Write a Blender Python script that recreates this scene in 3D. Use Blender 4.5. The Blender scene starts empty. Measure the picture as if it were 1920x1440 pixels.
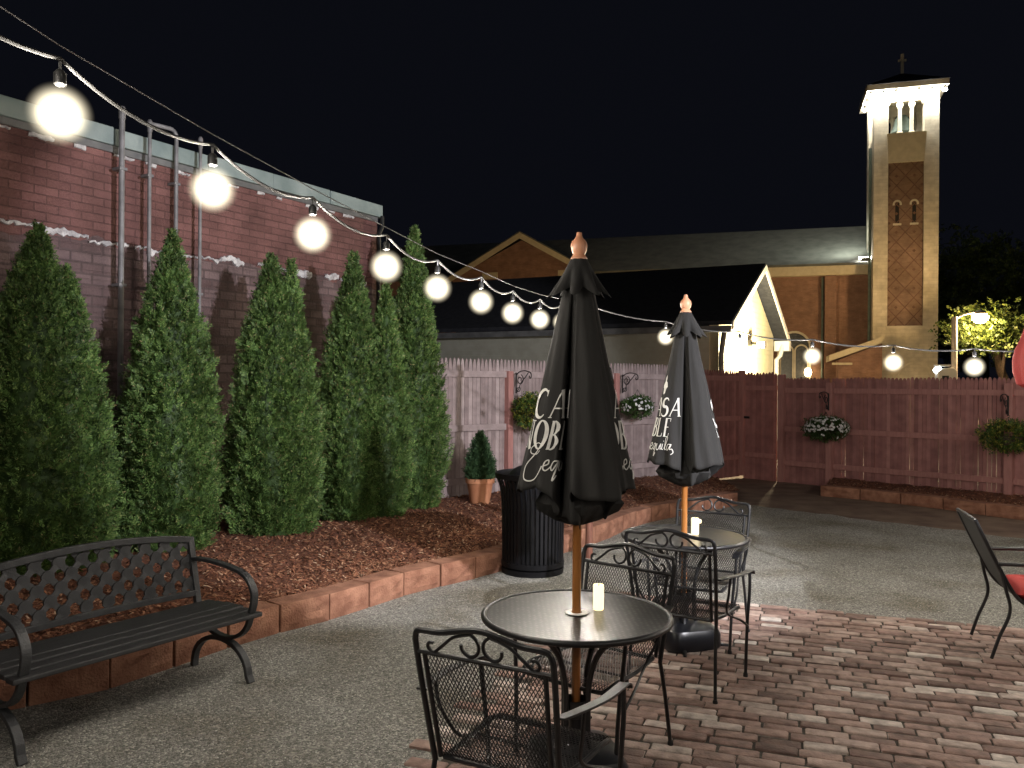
import bpy, math, random
import numpy as np
from mathutils import Vector, Matrix
R = math.radians
random.seed(11)
RNG = np.random.default_rng(7)
sc = bpy.context.scene
COL = sc.collection

# ------------------------------------------------------------------ camera
FPX, HC, ROLL = 1553.0, 1.70, R(0.40)
cam = bpy.data.cameras.new('camera')
cam.sensor_width = 36.0
cam.lens = FPX / 1920 * 36.0
cam.clip_start = 0.05
cam.clip_end = 900
camo = bpy.data.objects.new('camera', cam)
COL.objects.link(camo)
camo.matrix_world = Matrix.Translation((0, 0, HC)) @ Matrix.Rotation(R(90), 4, 'X') @ Matrix.Rotation(ROLL, 4, 'Z')
sc.camera = camo

# ------------------------------------------------------------------ night sky
w = bpy.data.worlds.new('World')
sc.world = w
w.use_nodes = True
wn = w.node_tree
bg = wn.nodes['Background']
sky = wn.nodes.new('ShaderNodeTexSky')
sky.sky_type = 'NISHITA'
sky.sun_disc = False
sky.sun_elevation = R(-4.5)
sky.sun_rotation = R(200)
mixs = wn.nodes.new('ShaderNodeMix'); mixs.data_type = 'RGBA'
mixs.inputs[0].default_value = 0.96
wn.links.new(sky.outputs[0], mixs.inputs[6])
mixs.inputs[7].default_value = (0.032, 0.036, 0.058, 1)
wn.links.new(mixs.outputs[2], bg.inputs[0])
bg.inputs[1].default_value = 0.085

# ------------------------------------------------------------------ exposure and sampling
sc.view_settings.view_transform = 'Standard'
sc.view_settings.look = 'None'
sc.view_settings.exposure = 0.27
sc.view_settings.gamma = 1.0
cy = sc.cycles
cy.max_bounces = 6
cy.diffuse_bounces = 3
cy.glossy_bounces = 3
cy.transmission_bounces = 3
cy.transparent_max_bounces = 8
cy.caustics_reflective = False
cy.caustics_refractive = False
cy.sample_clamp_indirect = 4.0
cy.use_denoising = True

BULB_POWER = 150.0     # radiance of a lit glass globe

# ------------------------------------------------------------------ layout helpers
def ray(px, py):
    x, y = (px - 960) / FPX, -(py - 720) / FPX
    c, s = math.cos(ROLL), math.sin(ROLL)
    return Vector((x * c - y * s, 1.0, x * s + y * c))
def at(px, py, d):
    r = ray(px, py) * d
    return Vector((r.x, r.y, r.z + HC))
def gp(px, py, z=0.0):
    r = ray(px, py)
    return at(px, py, (z - HC) / r.z)

# ------------------------------------------------------------------ mesh helpers
class MB:
    def __init__(self):
        self.V, self.F = [], []
    def add(self, v, f):
        o = len(self.V)
        self.V.extend([tuple(p) for p in v])
        self.F.extend([tuple(i + o for i in q) for q in f])
        return self
    def box(self, c, s, rot=None):
        c = Vector(c)
        hx, hy, hz = s[0] / 2, s[1] / 2, s[2] / 2
        P = [Vector(p) for p in ((-hx, -hy, -hz), (hx, -hy, -hz), (hx, hy, -hz), (-hx, hy, -hz),
                                 (-hx, -hy, hz), (hx, -hy, hz), (hx, hy, hz), (-hx, hy, hz))]
        if rot is not None:
            P = [rot @ p for p in P]
        return self.add([p + c for p in P], [(0, 3, 2, 1), (4, 5, 6, 7), (0, 1, 5, 4), (1, 2, 6, 5), (2, 3, 7, 6), (3, 0, 4, 7)])
    def bb(self, x0, x1, y0, y1, z0, z1):
        return self.box(((x0 + x1) / 2, (y0 + y1) / 2, (z0 + z1) / 2), (x1 - x0, y1 - y0, z1 - z0))
    def tube(self, pts, r, n=8, closed=False, cap=True):
        P = [Vector(p) for p in pts]
        m = len(P)
        rs = r if isinstance(r, (list, tuple)) else [r] * m
        up = None
        rings = []
        for i in range(m):
            if closed:
                t = (P[(i + 1) % m] - P[i - 1])
            else:
                t = P[min(i + 1, m - 1)] - P[max(i - 1, 0)]
            t = t.normalized() if t.length > 1e-9 else Vector((0, 0, 1))
            if up is None:
                up = Vector((0, 0, 1)) if abs(t.z) < .9 else Vector((1, 0, 0))
            a = t.cross(up)
            if a.length < 1e-6:
                a = t.cross(Vector((0, 1, 0)))
            a.normalize()
            b = a.cross(t).normalized()
            up = b
            rings.append([P[i] + (a * math.cos(2 * math.pi * k / n) + b * math.sin(2 * math.pi * k / n)) * rs[i] for k in range(n)])
        v = [p for rg in rings for p in rg]
        f = []
        for i in range(m if closed else m - 1):
            j = (i + 1) % m
            for k in range(n):
                f.append((i * n + k, i * n + (k + 1) % n, j * n + (k + 1) % n, j * n + k))
        if not closed and cap:
            f.append(tuple(range(n - 1, -1, -1)))
            f.append(tuple((m - 1) * n + k for k in range(n)))
        return self.add(v, f)
    def lathe(self, prof, n=24, c=(0, 0, 0), cap=True, wob=None):
        v, f = [], []
        m = len(prof)
        for i, (r, z) in enumerate(prof):
            for k in range(n):
                a = 2 * math.pi * k / n
                q = r * (wob(a, z) if wob else 1)
                v.append((c[0] + q * math.cos(a), c[1] + q * math.sin(a), c[2] + z))
        for i in range(m - 1):
            for k in range(n):
                f.append((i * n + k, i * n + (k + 1) % n, (i + 1) * n + (k + 1) % n, (i + 1) * n + k))
        if cap:
            f.append(tuple(range(n - 1, -1, -1)))
            f.append(tuple((m - 1) * n + k for k in range(n)))
        return self.add(v, f)
    def prism(self, poly, y0, y1):
        """polygon in x,z extruded along y"""
        n = len(poly)
        v = [(x, y0, z) for x, z in poly] + [(x, y1, z) for x, z in poly]
        f = [tuple(range(n)), tuple(range(2 * n - 1, n - 1, -1))]
        for i in range(n):
            j = (i + 1) % n
            f.append((i, i + n, j + n, j))
        return self.add(v, f)
    def strip(self, pts, wvec, th):
        """flat bar: pts is a polyline, wvec the full width vector, th the thickness"""
        P = [Vector(p) for p in pts]
        W = Vector(wvec) / 2
        v, f = [], []
        m = len(P)
        for i in range(m):
            t = (P[min(i + 1, m - 1)] - P[max(i - 1, 0)]).normalized()
            nn = t.cross(W).normalized() * th / 2
            v += [P[i] - W - nn, P[i] + W - nn, P[i] + W + nn, P[i] - W + nn]
        for i in range(m - 1):
            a, b = i * 4, i * 4 + 4
            for k in range(4):
                f.append((a + k, a + (k + 1) % 4, b + (k + 1) % 4, b + k))
        f.append((3, 2, 1, 0)); f.append(tuple((m - 1) * 4 + k for k in range(4)))
        return self.add(v, f)
    def build(self, name, m, parent=None, smooth=False, bevel=0, world=False, autos=None):
        me = bpy.data.meshes.new(name)
        V = self.V
        if world and parent is not None:
            off = Vector((0, 0, 0)); p = parent
            while p is not None:
                off += p.location; p = p.parent
            V = [(x - off.x, y - off.y, z - off.z) for x, y, z in V]
        me.from_pydata(V, [], self.F)
        me.validate()
        me.update()
        return link(name, me, m, parent, smooth, bevel)

def link(name, me, m, parent=None, smooth=False, bevel=0):
    import bmesh
    bm = bmesh.new(); bm.from_mesh(me)
    if len(bm.faces) < 60000:
        bmesh.ops.recalc_face_normals(bm, faces=bm.faces)
    bm.to_mesh(me); bm.free()
    if smooth:
        me.polygons.foreach_set('use_smooth', [True] * len(me.polygons))
        try:
            me.set_sharp_from_angle(angle=R(40))
        except Exception:
            pass
    me.materials.append(m)
    o = bpy.data.objects.new(name, me)
    COL.objects.link(o)
    if parent is not None:
        o.parent = parent
    if bevel:
        b = o.modifiers.new('bevel', 'BEVEL'); b.width = bevel; b.segments = 2; b.limit_method = 'ANGLE'
    return o

def np_mesh(name, V, Q, m, parent=None, smooth=False):
    """V (n,3) array, Q (k,4) or (k,3) array"""
    me = bpy.data.meshes.new(name)
    k, s = Q.shape
    me.vertices.add(len(V)); me.vertices.foreach_set('co', V.astype(np.float32).ravel())
    me.loops.add(k * s); me.loops.foreach_set('vertex_index', Q.astype(np.int32).ravel())
    me.polygons.add(k); me.polygons.foreach_set('loop_start', np.arange(0, k * s, s, dtype=np.int32))
    me.update(calc_edges=True)
    if smooth:
        me.polygons.foreach_set('use_smooth', [True] * k)
    me.materials.append(m)
    o = bpy.data.objects.new(name, me)
    COL.objects.link(o)
    if parent is not None:
        o.parent = parent
    return o

def tag(o, label=None, cat=None, group=None, kind=None):
    if label: o['label'] = label
    if cat: o['category'] = cat
    if group: o['group'] = group
    if kind: o['kind'] = kind
    return o
def thing(name, label, cat, loc=(0, 0, 0), rz=0.0, group=None):
    o = bpy.data.objects.new(name, None)
    COL.objects.link(o)
    o.empty_display_size = .1
    o.location = Vector(loc); o.rotation_euler = (0, 0, rz)
    return tag(o, label, cat, group)
def dup(root, loc, rz, label, group=None):
    r = root.copy(); COL.objects.link(r)
    r.location = Vector(loc); r.rotation_euler = (0, 0, rz)
    r['label'] = label
    if group: r['group'] = group
    def rec(src, dst):
        for ch in list(src.children):
            c = ch.copy(); COL.objects.link(c); c.parent = dst
            rec(ch, c)
    rec(root, r)
    return r
def catmull(P, n=8, closed=False):
    P = [Vector(p) for p in P]
    m = len(P); out = []
    rng = range(m) if closed else range(m - 1)
    for i in rng:
        if closed:
            a, b, c, d = P[i - 1], P[i], P[(i + 1) % m], P[(i + 2) % m]
        else:
            a, b, c, d = P[max(i - 1, 0)], P[i], P[i + 1], P[min(i + 2, m - 1)]
        for k in range(n):
            t = k / n
            out.append(.5 * ((2 * b) + (c - a) * t + (2 * a - 5 * b + 4 * c - d) * t * t + (3 * b - a - 3 * c + d) * t ** 3))
    if not closed:
        out.append(P[-1])
    return out

# ------------------------------------------------------------------ materials
def nodes(name):
    m = bpy.data.materials.new(name); m.use_nodes = True
    nt = m.node_tree
    return m, nt, nt.nodes['Principled BSDF']
def N(nt, t, **kw):
    n = nt.nodes.new(t)
    for k, v in kw.items():
        setattr(n, k, v)
    return n
def ramp(nt, cols, fac):
    r = N(nt, 'ShaderNodeValToRGB')
    e = r.color_ramp.elements
    while len(e) < len(cols):
        e.new(0.5)
    for i, (p, c) in enumerate(cols):
        e[i].position = p; e[i].color = (*c, 1)
    nt.links.new(fac, r.inputs[0])
    return r.outputs[0]
def mat(name, c1, c2=None, scale=8, rough=.6, bump=0.0, bscale=60, metal=0, spec=.5, lo=.35, hi=.65, stretch=None, coat=0):
    m, nt, b = nodes(name)
    b.inputs['Roughness'].default_value = rough
    b.inputs['Metallic'].default_value = metal
    b.inputs['Specular IOR Level'].default_value = spec
    if coat: b.inputs['Coat Weight'].default_value = coat
    tc = N(nt, 'ShaderNodeTexCoord')
    src = tc.outputs['Object']
    if stretch:
        mp = N(nt, 'ShaderNodeMapping'); mp.inputs['Scale'].default_value = stretch
        nt.links.new(src, mp.inputs[0]); src = mp.outputs[0]
    if c2 is None:
        b.inputs['Base Color'].default_value = (*c1, 1)
    else:
        nz = N(nt, 'ShaderNodeTexNoise'); nz.inputs['Scale'].default_value = scale; nz.inputs['Detail'].default_value = 6
        nt.links.new(src, nz.inputs['Vector'])
        nt.links.new(ramp(nt, [(lo, c1), (hi, c2)], nz.outputs[0]), b.inputs['Base Color'])
    if bump:
        n2 = N(nt, 'ShaderNodeTexNoise'); n2.inputs['Scale'].default_value = bscale; n2.inputs['Detail'].default_value = 5
        nt.links.new(src, n2.inputs['Vector'])
        bp = N(nt, 'ShaderNodeBump'); bp.inputs['Strength'].default_value = bump; bp.inputs['Distance'].default_value = .01
        nt.links.new(n2.outputs[0], bp.inputs['Height']); nt.links.new(bp.outputs[0], b.inputs['Normal'])
    return m
def island_mat(name, cols, rough=.7, noise=None, transl=0, bump=0, bscale=80, spec=.4):
    """colour picked per loose piece"""
    m, nt, b = nodes(name)
    b.inputs['Roughness'].default_value = rough
    b.inputs['Specular IOR Level'].default_value = spec
    g = N(nt, 'ShaderNodeNewGeometry')
    c = ramp(nt, cols, g.outputs['Random Per Island'])
    tc = N(nt, 'ShaderNodeTexCoord')
    if noise:
        nz = N(nt, 'ShaderNodeTexNoise'); nz.inputs['Scale'].default_value = noise[0]; nz.inputs['Detail'].default_value = 5
        nt.links.new(tc.outputs['Object'], nz.inputs['Vector'])
        f = ramp(nt, [(.3, (noise[1],) * 3), (.7, (noise[2],) * 3)], nz.outputs[0])
        mx = N(nt, 'ShaderNodeMix', data_type='RGBA', blend_type='MULTIPLY'); mx.inputs[0].default_value = 1
        nt.links.new(c, mx.inputs[6]); nt.links.new(f, mx.inputs[7]); c = mx.outputs[2]
    nt.links.new(c, b.inputs['Base Color'])
    if bump:
        n2 = N(nt, 'ShaderNodeTexNoise'); n2.inputs['Scale'].default_value = bscale; n2.inputs['Detail'].default_value = 5
        nt.links.new(tc.outputs['Object'], n2.inputs['Vector'])
        bp = N(nt, 'ShaderNodeBump'); bp.inputs['Strength'].default_value = bump; bp.inputs['Distance'].default_value = .008
        nt.links.new(n2.outputs[0], bp.inputs['Height']); nt.links.new(bp.outputs[0], b.inputs['Normal'])
    if transl:
        t = N(nt, 'ShaderNodeBsdfTranslucent'); nt.links.new(c, t.inputs[0])
        ms = N(nt, 'ShaderNodeMixShader'); ms.inputs[0].default_value = transl
        nt.links.new(b.outputs[0], ms.inputs[1]); nt.links.new(t.outputs[0], ms.inputs[2])
        nt.links.new(ms.outputs[0], nt.nodes['Material Output'].inputs[0])
    return m
def glow(name, col, s):
    m, nt, b = nodes(name)
    b.inputs['Base Color'].default_value = (*[min(1, c) * .8 for c in col], 1)
    b.inputs['Emission Color'].default_value = (*col, 1)
    b.inputs['Emission Strength'].default_value = s
    return m
def brick_mat(name, a, b2, mortar, bw, rh, scale=1.0, rough=.8, bump=.5, msize=.008, low=None, blotch=.6):
    """brick courses in the object's x-z plane; low = (z, colour a, colour b) paints another brick below z"""
    m, nt, b = nodes(name)
    b.inputs['Roughness'].default_value = rough
    b.inputs['Specular IOR Level'].default_value = .25
    tc = N(nt, 'ShaderNodeTexCoord')
    sp = N(nt, 'ShaderNodeSeparateXYZ'); nt.links.new(tc.outputs['Object'], sp.inputs[0])
    ad = N(nt, 'ShaderNodeMath', operation='ADD'); nt.links.new(sp.outputs[0], ad.inputs[0]); nt.links.new(sp.outputs[1], ad.inputs[1])
    cb = N(nt, 'ShaderNodeCombineXYZ'); nt.links.new(ad.outputs[0], cb.inputs[0]); nt.links.new(sp.outputs[2], cb.inputs[1])
    br = N(nt, 'ShaderNodeTexBrick')
    br.inputs['Scale'].default_value = 1
    br.inputs['Brick Width'].default_value = bw; br.inputs['Row Height'].default_value = rh
    br.inputs['Mortar Size'].default_value = msize; br.inputs['Mortar Smooth'].default_value = .3
    br.inputs['Color1'].default_value = (*a, 1); br.inputs['Color2'].default_value = (*b2, 1); br.inputs['Mortar'].default_value = (*mortar, 1)
    nt.links.new(cb.outputs[0], br.inputs['Vector'])
    col = br.outputs[0]
    nz = N(nt, 'ShaderNodeTexNoise'); nz.inputs['Scale'].default_value = 2.2; nz.inputs['Detail'].default_value = 8
    nt.links.new(tc.outputs['Object'], nz.inputs['Vector'])
    if low:
        b3 = N(nt, 'ShaderNodeTexBrick')
        b3.inputs['Scale'].default_value = 1
        b3.inputs['Brick Width'].default_value = low[3]; b3.inputs['Row Height'].default_value = low[4]
        b3.inputs['Mortar Size'].default_value = .014; b3.inputs['Mortar Smooth'].default_value = .5
        b3.inputs['Color1'].default_value = (*low[1], 1); b3.inputs['Color2'].default_value = (*low[2], 1)
        b3.inputs['Mortar'].default_value = (low[1][0] * .55, low[1][1] * .55, low[1][2] * .55, 1)
        nt.links.new(cb.outputs[0], b3.inputs['Vector'])
        ma = N(nt, 'ShaderNodeMath', operation='MULTIPLY_ADD'); ma.inputs[1].default_value = .5; nt.links.new(nz.outputs[0], ma.inputs[0])
        nt.links.new(sp.outputs[2], ma.inputs[2])
        lt = N(nt, 'ShaderNodeMath', operation='LESS_THAN'); nt.links.new(ma.outputs[0], lt.inputs[0]); lt.inputs[1].default_value = low[0] + .25
        mx = N(nt, 'ShaderNodeMix', data_type='RGBA'); nt.links.new(lt.outputs[0], mx.inputs[0])
        nt.links.new(col, mx.inputs[6]); nt.links.new(b3.outputs[0], mx.inputs[7]); col = mx.outputs[2]
    f = ramp(nt, [(.25, (blotch,) * 3), (.75, (1.25,) * 3)], nz.outputs[0])
    m2 = N(nt, 'ShaderNodeMix', data_type='RGBA', blend_type='MULTIPLY'); m2.inputs[0].default_value = 1
    nt.links.new(col, m2.inputs[6]); nt.links.new(f, m2.inputs[7])
    nt.links.new(m2.outputs[2], b.inputs['Base Color'])
    n2 = N(nt, 'ShaderNodeTexNoise'); n2.inputs['Scale'].default_value = 40; nt.links.new(tc.outputs['Object'], n2.inputs['Vector'])
    sm = N(nt, 'ShaderNodeMath', operation='MULTIPLY_ADD'); sm.inputs[1].default_value = -1.0
    nt.links.new(br.outputs['Fac'], sm.inputs[0]); nt.links.new(n2.outputs[0], sm.inputs[2])
    bp = N(nt, 'ShaderNodeBump'); bp.inputs['Strength'].default_value = bump; bp.inputs['Distance'].default_value = .012
    nt.links.new(sm.outputs[0], bp.inputs['Height']); nt.links.new(bp.outputs[0], b.inputs['Normal'])
    return m
def wave_mat(name, c1, c2, axis, scale, rough=.6, bump=.6, nscale=5):
    """boards or siding laid along one axis"""
    m, nt, b = nodes(name)
    b.inputs['Roughness'].default_value = rough
    tc = N(nt, 'ShaderNodeTexCoord')
    nz = N(nt, 'ShaderNodeTexNoise'); nz.inputs['Scale'].default_value = nscale; nz.inputs['Detail'].default_value = 6
    nt.links.new(tc.outputs['Object'], nz.inputs['Vector'])
    nt.links.new(ramp(nt, [(.35, c1), (.65, c2)], nz.outputs[0]), b.inputs['Base Color'])
    wv = N(nt, 'ShaderNodeTexWave', wave_type='BANDS', bands_direction=axis, wave_profile='SAW')
    wv.inputs['Scale'].default_value = scale
    nt.links.new(tc.outputs['Object'], wv.inputs['Vector'])
    bp = N(nt, 'ShaderNodeBump'); bp.inputs['Strength'].default_value = bump; bp.inputs['Distance'].default_value = .02
    nt.links.new(wv.outputs[0], bp.inputs['Height']); nt.links.new(bp.outputs[0], b.inputs['Normal'])
    return m
def gravel_mat():
    m, nt, b = nodes('fine grey gravel')
    b.inputs['Roughness'].default_value = .9
    b.inputs['Specular IOR Level'].default_value = .2
    tc = N(nt, 'ShaderNodeTexCoord')
    v = N(nt, 'ShaderNodeTexVoronoi'); v.inputs['Scale'].default_value = 100; nt.links.new(tc.outputs['Object'], v.inputs['Vector'])
    sp = N(nt, 'ShaderNodeSeparateColor'); nt.links.new(v.outputs['Color'], sp.inputs[0])
    c = ramp(nt, [(0, (.11, .11, .104)), (.45, (.205, .204, .192)), (.82, (.3, .296, .276)), (1, (.46, .445, .41))], sp.outputs[0])
    nz = N(nt, 'ShaderNodeTexNoise'); nz.inputs['Scale'].default_value = 1.3; nz.inputs['Detail'].default_value = 9
    nt.links.new(tc.outputs['Object'], nz.inputs['Vector'])
    f = ramp(nt, [(.32, (.7, .64, .55)), (.48, (.98, .96, .92)), (.7, (1.2, 1.2, 1.18))], nz.outputs[0])
    mx = N(nt, 'ShaderNodeMix', data_type='RGBA', blend_type='MULTIPLY'); mx.inputs[0].default_value = 1
    nt.links.new(c, mx.inputs[6]); nt.links.new(f, mx.inputs[7]); nt.links.new(mx.outputs[2], b.inputs['Base Color'])
    bp = N(nt, 'ShaderNodeBump'); bp.inputs['Strength'].default_value = 1; bp.inputs['Distance'].default_value = .008; bp.invert = True
    nt.links.new(v.outputs['Distance'], bp.inputs['Height'])
    b2 = N(nt, 'ShaderNodeBump'); b2.inputs['Strength'].default_value = .6; b2.inputs['Distance'].default_value = .06
    n3 = N(nt, 'ShaderNodeTexNoise'); n3.inputs['Scale'].default_value = 4; n3.inputs['Detail'].default_value = 6
    nt.links.new(tc.outputs['Object'], n3.inputs['Vector']); nt.links.new(n3.outputs[0], b2.inputs['Height'])
    nt.links.new(bp.outputs[0], b2.inputs['Normal']); nt.links.new(b2.outputs[0], b.inputs['Normal'])
    return m

M = dict(
    gravel=gravel_mat(),
    pebble=island_mat('loose pebbles', [(0, (.09, .088, .08)), (.5, (.18, .177, .163)), (.88, (.27, .26, .24)), (1, (.6, .58, .54))], rough=.85),
    earth=mat('trodden brown earth', (.12, .075, .055), (.21, .145, .105), scale=3, rough=.95, bump=1, bscale=45),
    street=mat('worn concrete lot', (.17, .165, .155), (.25, .24, .225), scale=2, rough=.9, bump=.5, bscale=120),
    mulch=mat('red bark mulch bed', (.07, .022, .011), (.18, .06, .028), scale=30, rough=.95, bump=1, bscale=60),
    chip=island_mat('bark chips', [(0, (.06, .022, .012)), (.4, (.165, .06, .032)), (.75, (.26, .11, .058)), (.94, (.36, .19, .11)), (1, (.5, .35, .24))], rough=.85),
    kerb=mat('terracotta concrete block', (.2, .085, .05), (.33, .16, .1), scale=9, rough=.9, bump=.8, bscale=70),
    joint=mat('damp mortar sand', (.03, .024, .018), (.06, .048, .036), scale=14, rough=.95, bump=.6, bscale=90),
    paver=island_mat('worn clay pavers', [(0, (.15, .095, .078)), (.22, (.24, .15, .125)), (.45, (.3, .2, .165)), (.68, (.355, .25, .21)), (.86, (.41, .315, .27)), (1, (.56, .5, .45))], rough=.75, noise=(17, .62, 1.25), bump=.7),
    leaf=island_mat('arborvitae sprays', [(0, (.036, .074, .02)), (.4, (.078, .15, .037)), (.75, (.125, .215, .054)), (.95, (.2, .28, .085)), (1, (.26, .2, .1))], rough=.6, noise=(5.0, .5, 1.3), transl=.25),
    spruce=island_mat('dwarf spruce needles', [(0, (.018, .045, .02)), (.6, (.04, .085, .035)), (1, (.07, .13, .05))], rough=.6, transl=.2),
    basketleaf=island_mat('basket leaves', [(0, (.02, .05, .012)), (.55, (.06, .12, .02)), (.85, (.2, .2, .03)), (1, (.42, .36, .07))], rough=.55, transl=.25),
    darkleaf=island_mat('petunia leaves', [(0, (.02, .045, .012)), (.7, (.05, .1, .025)), (1, (.09, .15, .04))], rough=.55, transl=.25),
    petal=island_mat('white petals', [(0, (.5, .5, .5)), (1, (.8, .8, .78))], rough=.6, transl=.2),
    treeleaf=island_mat('street tree leaves', [(0, (.02, .04, .01)), (.5, (.05, .085, .016)), (1, (.1, .13, .028))], rough=.6, transl=.3),
    bark=mat('bark', (.04, .028, .02), (.1, .075, .055), scale=12, rough=.9, bump=.8, bscale=40),
    iron=mat('black painted wrought iron', (.008, .008, .009), (.016, .016, .017), scale=30, rough=.38, bump=.12, bscale=220, spec=.5),
    castiron=mat('dark grey cast iron', (.02, .021, .0235), (.036, .037, .04), scale=14, rough=.5, bump=.25, bscale=150),
    benchslat=mat('dark resin slats', (.012, .012, .0135), (.024, .024, .026), scale=6, rough=.55, bump=.3, bscale=60, stretch=(1, 14, 14)),
    canvas=mat('black umbrella canvas', (.02, .0195, .019), (.03, .029, .028), scale=5, rough=.85, bump=.7, bscale=26, spec=.2, stretch=(1, 1, .06)),
    print_=mat('white print on canvas', (.5, .495, .47), (.64, .63, .6), scale=30, rough=.7),
    polewood=mat('varnished pole wood', (.27, .095, .02), (.42, .17, .045), scale=5, rough=.32, stretch=(9, 9, .8), coat=.3),
    finial=mat('turned finial', (.5, .22, .12), (.6, .29, .17), scale=8, rough=.4),
    plastic=mat('black moulded plastic', (.008, .009, .012), (.013, .014, .018), scale=5, rough=.3),
    grommet=mat('white plastic grommet', (.75, .74, .7), rough=.4),
    canblack=mat('black coated steel', (.003, .003, .004), (.006, .006, .0075), scale=6, rough=.5, spec=.25),
    terracotta=mat('terracotta pot', (.42, .17, .085), (.52, .24, .13), scale=6, rough=.8, bump=.2, bscale=90),
    soil=mat('potting soil', (.02, .014, .01), (.05, .036, .025), scale=30, rough=.95, bump=.8),
    postwood=mat('red brown stained post', (.12, .045, .03), (.2, .085, .055), scale=6, rough=.75, stretch=(8, 8, .8), bump=.3),
    galv=mat('weathered galvanised pipe', (.12, .115, .12), (.24, .235, .24), scale=6, rough=.6, metal=.15, bump=.2),
    coping=mat('pale green sheet metal coping', (.17, .22, .215), (.27, .32, .31), scale=3, rough=.6, bump=.3, bscale=20),
    oldplaster=mat('flaking white mortar', (.3, .28, .29), (.62, .6, .6), scale=14, rough=.95, bump=1, bscale=40),
    stain=mat('rust coloured streak', (.16, .045, .03), (.2, .06, .04), scale=5, rough=.85),
    wall=brick_mat('maroon painted brick wall', (.15, .07, .064), (.2, .096, .088), (.13, .065, .06), .22, .078, msize=.006,
                   low=(3.0, (.21, .145, .145), (.125, .078, .078), .21, .1), bump=.9, blotch=.5),
    litfence=island_mat('floodlit lilac fence boards', [(0, (.25, .192, .19)), (.5, (.31, .245, .242)), (1, (.4, .325, .32))], rough=.8, noise=(7, .75, 1.15), bump=.4, bscale=50),  # floodlight's pale cast put into the board colour
    redfence=island_mat('maroon stained fence boards', [(0, (.25, .112, .105)), (.5, (.32, .146, .136)), (1, (.39, .19, .172))], rough=.75, noise=(6, .75, 1.15), bump=.4, bscale=50),
    redpost=mat('maroon stained posts', (.32, .145, .13), (.4, .19, .17), scale=5, rough=.75, bump=.3, stretch=(6, 6, 1)),
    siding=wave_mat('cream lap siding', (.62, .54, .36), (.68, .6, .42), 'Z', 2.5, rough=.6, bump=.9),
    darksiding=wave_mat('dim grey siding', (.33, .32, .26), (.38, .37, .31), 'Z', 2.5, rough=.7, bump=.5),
    shingle=mat('black shingles', (.012, .013, .018), (.025, .026, .032), scale=8, rough=.9, bump=.7, bscale=12),
    trim=mat('cream painted trim', (.55, .5, .36), (.62, .57, .43), scale=4, rough=.6),
    whitetrim=mat('white painted trim', (.6, .6, .58), (.7, .7, .67), scale=4, rough=.5),
    churchbrick=brick_mat('church red brick', (.24, .135, .1), (.29, .17, .13), (.26, .19, .15), .24, .08, bump=.3, blotch=.75),
    buffbrick=brick_mat('buff brick', (.51, .475, .39), (.58, .54, .45), (.48, .445, .37), .5, .2, bump=.4, msize=.012, blotch=.8),
    churchroof=mat('grey slate roof', (.1, .105, .095), (.15, .155, .14), scale=1.5, rough=.85, bump=.6, bscale=8),
    stone=mat('pale stone', (.53, .5, .41), (.63, .59, .49), scale=3, rough=.8),
    copper=mat('aged green downpipe', (.12, .17, .16), (.18, .24, .22), scale=4, rough=.6),
    dark=mat('deep recess', (.02, .02, .022), rough=.9),
    glass=mat('leaded church glass', (.03, .032, .035), (.07, .07, .072), scale=6, rough=.25),
    lampmetal=mat('lamp housing', (.12, .12, .12), (.2, .2, .2), scale=5, rough=.5, metal=.3),
    lamppole=mat('pale grey steel pole', (.38, .36, .34), (.46, .44, .42), scale=4, rough=.5),
    socket=mat('black rubber socket', (.01, .01, .01), rough=.5),
    cable=mat('weathered rubber cable', (.06, .06, .06), rough=.35, spec=.5),
    wire=mat('steel guy wire', (.35, .35, .36), rough=.3, metal=.9),
    redcloth=mat('red cushion cloth', (.46, .025, .025), (.56, .04, .035), scale=4, rough=.8, bump=.3, bscale=150),
    sling=mat('dark sling fabric', (.025, .027, .026), (.045, .047, .045), scale=200, rough=.6),
    vanpaint=mat('white van paint', (.7, .7, .68), (.75, .75, .73), scale=2, rough=.3),
    bulb=glow('lit bulb core', (1.0, .915, .79), BULB_POWER * (.056 / .026) ** 2),
    candle=glow('lit candle wax', (1.0, .82, .48), 1.35),
    sodium=glow('street lamp lens', (1.0, .62, .22), 260),
    flood=glow('floodlight lens', (1.0, .95, .84), 60),
    porchlamp=glow('porch lamp glass', (1.0, .7, .35), 14),
    headlamp=glow('white lamp lens', (.9, 1.0, .98), 18),
)
def bulb_halo():
    m, nt, b = nodes('bulb glare halo')
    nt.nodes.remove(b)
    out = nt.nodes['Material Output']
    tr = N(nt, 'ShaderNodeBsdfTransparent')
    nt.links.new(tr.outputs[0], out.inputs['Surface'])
    # glare halo modelled as a glowing volume, fading towards the rim
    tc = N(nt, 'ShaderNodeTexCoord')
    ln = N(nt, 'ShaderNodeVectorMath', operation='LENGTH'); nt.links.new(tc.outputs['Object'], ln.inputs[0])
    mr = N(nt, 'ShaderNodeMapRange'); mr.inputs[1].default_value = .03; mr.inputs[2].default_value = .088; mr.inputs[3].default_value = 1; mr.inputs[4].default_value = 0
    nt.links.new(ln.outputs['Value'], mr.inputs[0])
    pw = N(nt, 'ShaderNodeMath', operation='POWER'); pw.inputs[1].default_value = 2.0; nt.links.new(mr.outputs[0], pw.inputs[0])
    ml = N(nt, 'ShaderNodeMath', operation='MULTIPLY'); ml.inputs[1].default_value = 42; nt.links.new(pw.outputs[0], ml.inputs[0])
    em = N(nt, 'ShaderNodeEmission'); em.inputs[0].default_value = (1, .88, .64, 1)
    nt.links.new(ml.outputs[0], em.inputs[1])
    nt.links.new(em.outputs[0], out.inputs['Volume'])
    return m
M['bulb_halo'] = bulb_halo()
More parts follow.
